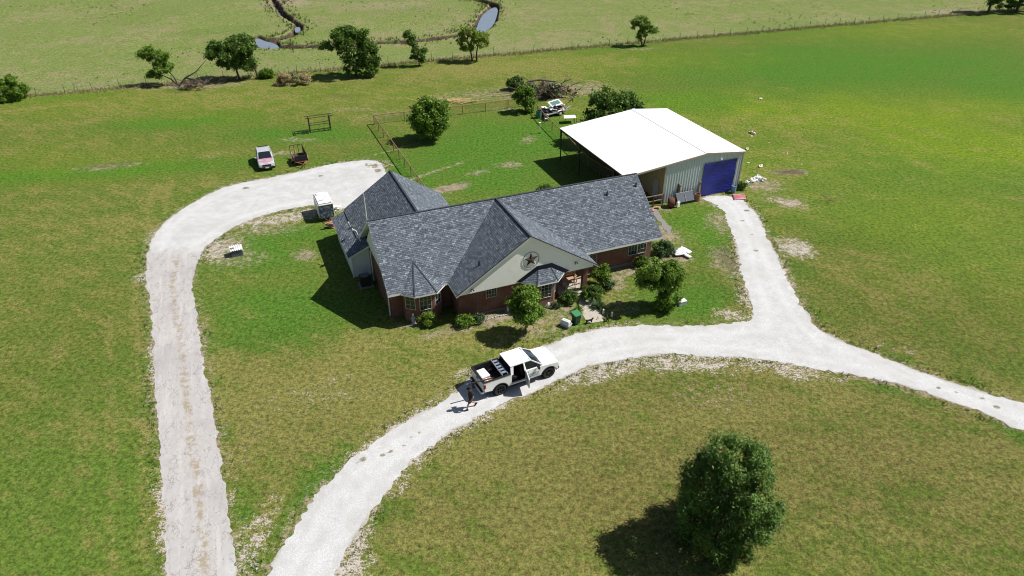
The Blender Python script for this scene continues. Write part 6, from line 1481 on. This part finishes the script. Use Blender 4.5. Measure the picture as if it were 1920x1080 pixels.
def small_dog(label, px, rot):
    o = thing('animal_ornament', label, 'ornament', G(*px), rot)
    v = [(-0.2,0,0.26),(0,0,0.27),(0.16,0,0.29),(0.25,0,0.40),(0.36,0,0.42),(-0.30,0,0.40)]; v += [(0.16,0.07,0.16),(0.17,0.07,0.02),(0.16,-0.07,0.16),(0.17,-0.07,0.02),(-0.22,0.07,0.16),(-0.24,0.07,0.02),(-0.22,-0.07,0.16),(-0.24,-0.07,0.02)]
    e_ = [(0,1),(1,2),(2,3),(3,4),(0,5),(2,6),(6,7),(2,8),(8,9),(0,10),(10,11),(0,12),(12,13)]
    me = skin_mesh(v, e_, [.075,.08,.08,.05,.035,.018,.03,.025,.03,.025,.04,.025,.04,.025], 1, 1); join_meshes('figure', ['black_cloth'], [(me, 0)], o)
    b = MB(); b.lathe([(0.02,0),(0,0.07)], (0.26,0.03,0.44), n=6); b.lathe([(0.02,0),(0,0.07)], (0.26,-0.03,0.44), n=6); b.build('ears', 'black_cloth', o)
small_dog('small black animal ornament left of the path end', (1105,606), 0.3); small_dog('small black animal ornament right of the path end', (1138,600), 1.6)
# wire stakes at the gable bed
o = thing('edging_stones', 'row of pale rocks edging the flower bed under the gable wall', 'rocks', G(935,594), HTH)
rs = random.Random(2); b = MB()
for i in range(16):
    x = -1.0+i*0.14+rs.uniform(-.03,.03); r = rs.uniform(.06,.11); b.lathe([(0,-r*.5),(r*.8,-r*.3),(r,r*.1),(r*.6,r*.5),(0,r*.6)], (x,rs.uniform(-.06,.06),r*.4), (rs.uniform(-.3,.3),rs.uniform(-.3,.3),1), 7)
b.build('rock', 'stone_grey', o, fix=False); o['kind'] = 'stuff'
# ---- by the barn
o = thing('truck_toolbox', 'dark flat toolbox lid unit leaning at the barn wall between post and pot', 'toolbox', BW(2.25,-0.75), BTH)
b = MB(); b.slab([(-1.0,0.30,1.05),(1.0,0.30,1.05),(1.0,-0.25,0.28),(-1.0,-0.25,0.28)],(0,0.05,-0.05),(0,0,0)); b.build('cover', 'grey_board', o, bevel=0.01)
b = MB(); b.box(-0.98,0.98,-0.22,0.34,0.0,0.27); b.build('base', 'black_plastic', o, bevel=0.02)
b = MB(); b.bar((-1.0,0.30,1.06),(1.0,0.30,1.06),0.05); b.bar((0,0.28,1.06),(0,-0.26,0.30),0.04); b.build('frame', 'stone_grey', o)
def barrel(label, loc, r, h, mat, name='barrel', inside='black_plastic'):
    o = thing(name, label, 'barrel', loc); b = MB(); b.lathe([(0,0),(r*.9,0),(r,h*.3),(r*.97,h*.34),(r,h*.38),(r,h*.68),(r*.97,h*.72),(r,h*.76),(r,h),(r*.9,h),(r*.88,h*.9)], (0,0,0), n=20); b.build('drum', mat, o, True)
    b = MB(); b.lathe([(r*.89,h*.9),(0,h*.9)], (0,0,0), n=20); b.build('contents', inside, o)
barrel('dark open barrel beside the leaning toolbox at the barn front', BW(3.75,-0.75), 0.31, 0.75, 'clay')
barrel('pale blue plastic barrel at the right foot of the blue tarp', BW(8.35,-0.55), 0.26, 0.8, 'blue_plastic', 'barrel', 'blue_plastic')
o = thing('rusty_tank', 'dark rusty round tank end at the barn corner left of the toolbox', 'tank', BW(0.45,-1.0), BTH)
b = MB(); b.lathe([(0,-0.3),(0.45,-0.28),(0.5,-0.2),(0.5,0.2),(0.45,0.28),(0,0.3)], (0,0,0.5), (0.9,-0.35,0), 22); b.build('shell', 'rust_steel', o, True)
for s in (-1,1): MB().box(s*0.2-0.05,s*0.2+0.05,-0.3,0.3,0,0.1).build('foot', 'dark_steel', o)
o = thing('fuel_can', 'cream fuel can leaning beside the rusty tank', 'can', BW(1.05,-1.35), BTH+0.2)
MB().box(-0.2,0.2,-0.1,0.1,0.02,0.62).build('can', 'cream_trim', o, True, 0.04); b = MB(); b.tube([(-0.1,0,0.62),(-0.1,0,0.70),(0.1,0,0.70),(0.1,0,0.62)],0.02,6); b.build('handle', 'cream_trim', o, True); MB().lathe([(0.04,0),(0.04,0.06),(0,0.06)],(0.14,0,0.6),n=10).build('spout', 'black_plastic', o)
for lb, loc, h, mt, w in (('dark wooden post leaning on the barn wall behind the toolbox',BW(1.75,-0.14),1.9,'wood_dark',0.16),('pale wooden post leaning on the barn wall beside the dark post',BW(1.98,-0.13),1.75,'wood_tan',0.10),('grey wooden post standing at the left edge of the tarp doorway',BW(4.30,-0.22),1.75,'wood_grey',0.22)):
    o = thing('wood_post', lb, 'post', loc, BTH); q = MB().box(-w/2,w/2,-0.05,0.05,0,h).build('timber', mt, o, bevel=0.01); q.rotation_euler = (R(-3),0,0)
    MB().box(-w/2-0.01,w/2+0.01,-0.06,0.06,h*0.9,h*0.92).build('strap', 'dark_steel', o)
o = thing('red_panel', 'faded red and white panel lying on the gravel by the tarp doorway', 'panel', G(1386,370.5), 0.1)
b = MB(); b.grid(lambda u, v: ((u-.5)*1.35+0.25*(v-.5), (v-.5)*1.1, 0.06+0.04*math.sin(u*4)+0.03*v), 8, 5); q = b.build('sheet', 'red_board', o, True, fix=False); q.modifiers.new('t', 'SOLIDIFY').thickness = 0.03
b = MB(); b.bar((-0.7,-0.52,0.08),(0.5,-0.52,0.08),0.05); b.bar((-0.5,0.52,0.12),(0.7,0.52,0.12),0.05); b.build('edge_strip', 'white_board', o)
# pale insulation lumps blown about the field
def lump(label, p, sx, sy, sz, seed, name='insulation_scrap', cat='scrap', mat='insulation', grp='pale scraps blown about the field'):
    rs = np.random.RandomState(seed); nu, nv = 14, 9; b = MB()
    ph_ = rs.uniform(0, 6, 6)
    def f(u, v):
        a = u*2*math.pi; c = v*math.pi; k = 1+0.25*math.sin(3*a+ph_[0]+2*c)+0.2*math.sin(5*c+ph_[1]-a*2)+0.12*math.sin(7*a+ph_[2])
        return (sx*k*math.cos(a)*math.sin(c), sy*k*math.sin(a)*math.sin(c), max(-0.02, sz*0.6+sz*k*math.cos(c)))
    b.grid(f, nu, nv); o = b.build(name, mat, None, fix=True, loc=p, rotz=rs.uniform(0,3)); return tag(o, label, cat, grp)
for i, (px, py, s, lb) in enumerate([(1411,250.5,.55,'largest tan scrap lying in the field right of the barn roof'),(1409,256,.22,'small scrap just below the largest tan scrap'),(1425.6,186,.38,'tan scrap farthest out in the green field'),(1389.8,224.4,.22,'little pale scrap above the right barn eave'),(1400.7,280,.34,'pale scrap beside the right front barn roof corner'),(1425.6,312.5,.40,'pale ragged scrap above the white heap'),(1441.6,267.7,.13,'tiny pale scrap right of the barn roof corner'),(1476,288,.15,'tiny pale scrap, right of two close together in the field'),(1469,286.3,.13,'tiny pale scrap, left of two close together in the field'),(1503,308.5,.13,'tiny pale scrap above the burnt brown patch'),(1402,305.6,.2,'small pale scrap by the right barn wall'),(1490,466,.12,'tiny pale scrap on the grey ash patch')]):
    lump(lb, G(px, py), s*.85, s*0.45, s*0.34, 100+i)
for i, (px, py, s, lb) in enumerate([(1411,340,.42,'left lump of the white heap right of the barn'),(1420,337,.5,'middle lump of the white heap right of the barn'),(1430,339,.36,'right lump of the white heap right of the barn'),(1401,343,.24,'outlying lump left of the white heap')]):
    lump(lb, G(px, py), s, s*0.7, s*0.6, 130+i, 'insulation_lump', 'scrap', 'white_board', 'lumps of the white heap by the barn')
for i, (px, py, lb) in enumerate([(1252,380,'orange brown clay shard under the rail fence')]): lump(lb, BW(-1.9,-1.2), .3, .2, .12, 150, 'clay_shard', 'shard', 'pink_wood', None)
# ---- loaded flatbed trailer behind the yard
jd = G(1070,209)-G(1006,226); ja = math.atan2(jd.y, jd.x)
jt = thing('flatbed_trailer', 'low flatbed trailer loaded with scrap behind the yard fence', 'trailer', G(1040,216), ja); jt.location += Vector((0,0.6,0))
JO = jt.location.copy(); JW = lambda x, y, z: JO+Vector((x*math.cos(ja)-y*math.sin(ja), x*math.sin(ja)+y*math.cos(ja), z))
b = MB(); b.box(-2.3,1.6,-0.9,0.9,0.45,0.55); b.build('deck', 'wood_dark', jt)
b = MB()
for s in (-1,1): b.bar((-2.3,s*0.92,0.5),(1.6,s*0.92,0.5),0.06,0.14); b.bar((1.6,s*0.5,0.48),(2.6,0,0.48),0.07)
b.bar((2.5,0,0.48),(2.9,0,0.48),0.09); b.bar((2.55,0.1,0),(2.55,0.1,0.7),0.06); b.build('frame', 'stone_grey', jt, fix=False)
for s in (-1,1):
    wheel(jt, (0.1, s*1.05, 0.33), 0.33, 0.2, s, 5, rim='white_board')
    b = MB(); b.grid(lambda u, v: (0.1+0.48*math.cos(math.pi*u), s*(0.93+0.26*v), 0.36+0.38*math.sin(math.pi*u)**.6), 10, 1); b.build('mudguard', 'white_board', jt, fix=False)
def cargo(name, label, cat, p, rot, fn): o = thing(name, label, cat, p, rot, None); fn(o); return o
def c_sash(o):
    b = MB(); b.slab([(-0.95,-0.5,0),(0.95,-0.5,0.1),(0.95,0.5,0.5),(-0.95,0.5,0.4)],0.05,(0,0,0)); b.build('frame', 'white_board', o)
    b = MB(); b.slab([(-0.75,-0.34,0.085),(0.75,-0.34,0.165),(0.75,0.34,0.435),(-0.75,0.34,0.355)],0.03,(0,0,0)); b.build('glass', 'teal_plastic', o)
cargo('window_sash', 'big glazed sash on top of the loaded trailer', 'window sash', JW(0.25,0.2,1.15), ja, c_sash)
def c_sheet(w, l, mt):
    def f(o):
        b = MB(); b.grid(lambda u, v: ((u-.5)*l, (v-.5)*w, 0.12*math.sin(u*4+1)+0.08*math.cos(v*5)), 8, 6); q = b.build('sheet', mt, o, True, fix=False); q.modifiers.new('t', 'SOLIDIFY').thickness = 0.05; b = MB(); b.box(-l*.4,l*.4,-w*.4,w*.4,-0.4,-0.12); b.build('support', 'grey_board', o)
    return f
cargo('loose_sheet', 'large crumpled white panel at the left end of the loaded trailer', 'panel', JW(-1.2,0.1,1.05), ja, c_sheet(1.1,1.5,'white_board'))
cargo('loose_sheet', 'smaller white panel on the near side of the trailer load', 'panel', JW(-0.7,-0.55,0.85), ja+.2, c_sheet(.5,1.0,'white_plastic'))
cargo('loose_sheet', 'dark panel leaning under the glazed sash on the trailer', 'panel', JW(0.75,-0.1,1.0), ja-.1, c_sheet(.9,1.3,'grey_board'))
cargo('loose_sheet', 'white corner panel at the right top of the trailer load', 'panel', JW(1.25,0.45,1.3), ja, c_sheet(.4,.55,'white_board'))
for i, (x, y, z, s, mt, lb) in enumerate([(-1.85,-0.1,.95,.38,'black_plastic','black bag at the left end of the trailer load'),(-0.35,-0.4,1.0,.36,'black_plastic','black bag in the middle of the trailer load'),(1.3,-0.1,.95,.33,'insulation','tan bundle on the right of the trailer load'),(1.5,0.3,1.0,.28,'pink_wood','pinkish bundle at the right end of the trailer load'),(1.05,-0.5,.8,.26,'white_board','white bundle near the trailer wheel'),(0.6,-0.6,.75,.22,'pink_wood','small pink bundle above the trailer wheel')]):
    lump(lb, JW(x,y,z-0.3), s, s*.9, s*.9, 160+i, 'scrap_bundle', 'bundle', mt, 'bundles on the loaded trailer')
barrel('dark green plastic bin at the left end of the loaded trailer', JW(-2.75,0.0,0), 0.36, 1.0, 'teal_plastic')
cargo('loose_sheet', 'white board fallen on the ground at the left end of the trailer', 'panel', JW(-2.55,-1.35,0.3), ja+.9, c_sheet(.55,.95,'white_board'))
cargo('loose_sheet', 'pale blue board propped below the green bin', 'panel', JW(-2.25,-0.95,0.55), ja+.4, c_sheet(.5,.6,'kennel_light'))
# white table top beside the trailer
o = thing('folding_table', 'white folding table standing behind the left barn roof corner', 'table', G(1066.5,229.5), 0.25)
b = MB(); b.slab([(-0.85,-0.5,0.78),(0.8,-0.62,0.74),(1.0,0.5,0.76),(-0.55,0.6,0.80)],0.05,(0,0,0)); b.build('table_top', 'white_board', o, bevel=0.01)
for x, y in ((-0.55,-0.35),(0.62,-0.45),(0.72,0.38),(-0.4,0.42)): MB().tube([(x,y,0),(x,y,0.74)],0.03,7).build('leg', 'dark_steel', o, True)
o = thing('marker_stake', 'short stake with bright yellow top behind the barn roof edge', 'stake', G(1081,230))
MB().bar((0,0,0),(0,0,0.8),0.05).build('stake', 'dark_steel', o); MB().bar((-0.05,0,0.75),(0.35,0,0.55),0.07).build('flag', 'yellow_plastic', o)
o = thing('feeder_pole', 'thin pale pole with a small dish in the back yard', 'pole', G(1012,250))
MB().tube([(0,0,0),(0,0,1.35)],0.035,8).build('pole', 'cream_trim', o, True); MB().lathe([(0,0.02),(0.14,0.0),(0.16,0.05),(0.14,0.05),(0,0.03)],(0,0,1.33),n=14).build('dish', 'cream_trim', o, True); MB().lathe([(0,0.12),(0.1,0.11),(0.14,0.0),(0,0)],(0,0,0),n=12).build('foot', 'dark_steel', o, True)
# dead twig in the right field
o = thing('dead_twig', 'small dead twig sticking up in the right field', 'twig', G(1551,379)); b = MB(); sticks(b, 6, .5, .5, 5, .03); b.build('branches', 'bark_dead', o, True, fix=False)
# shaded clutter under the open barn bay
for i, (u, v, s, mt, lb) in enumerate([(-1.2,3.2,.5,'rust_steel','dark bundle stored under the barn bay near the side door'),(-1.0,8.0,.6,'wood_dark','dark bundle stored deep under the barn bay')]):
    lump(lb, BW(u,v), s, s*.8, s*.7, 190+i, 'stored_bundle', 'bundle', mt, None)
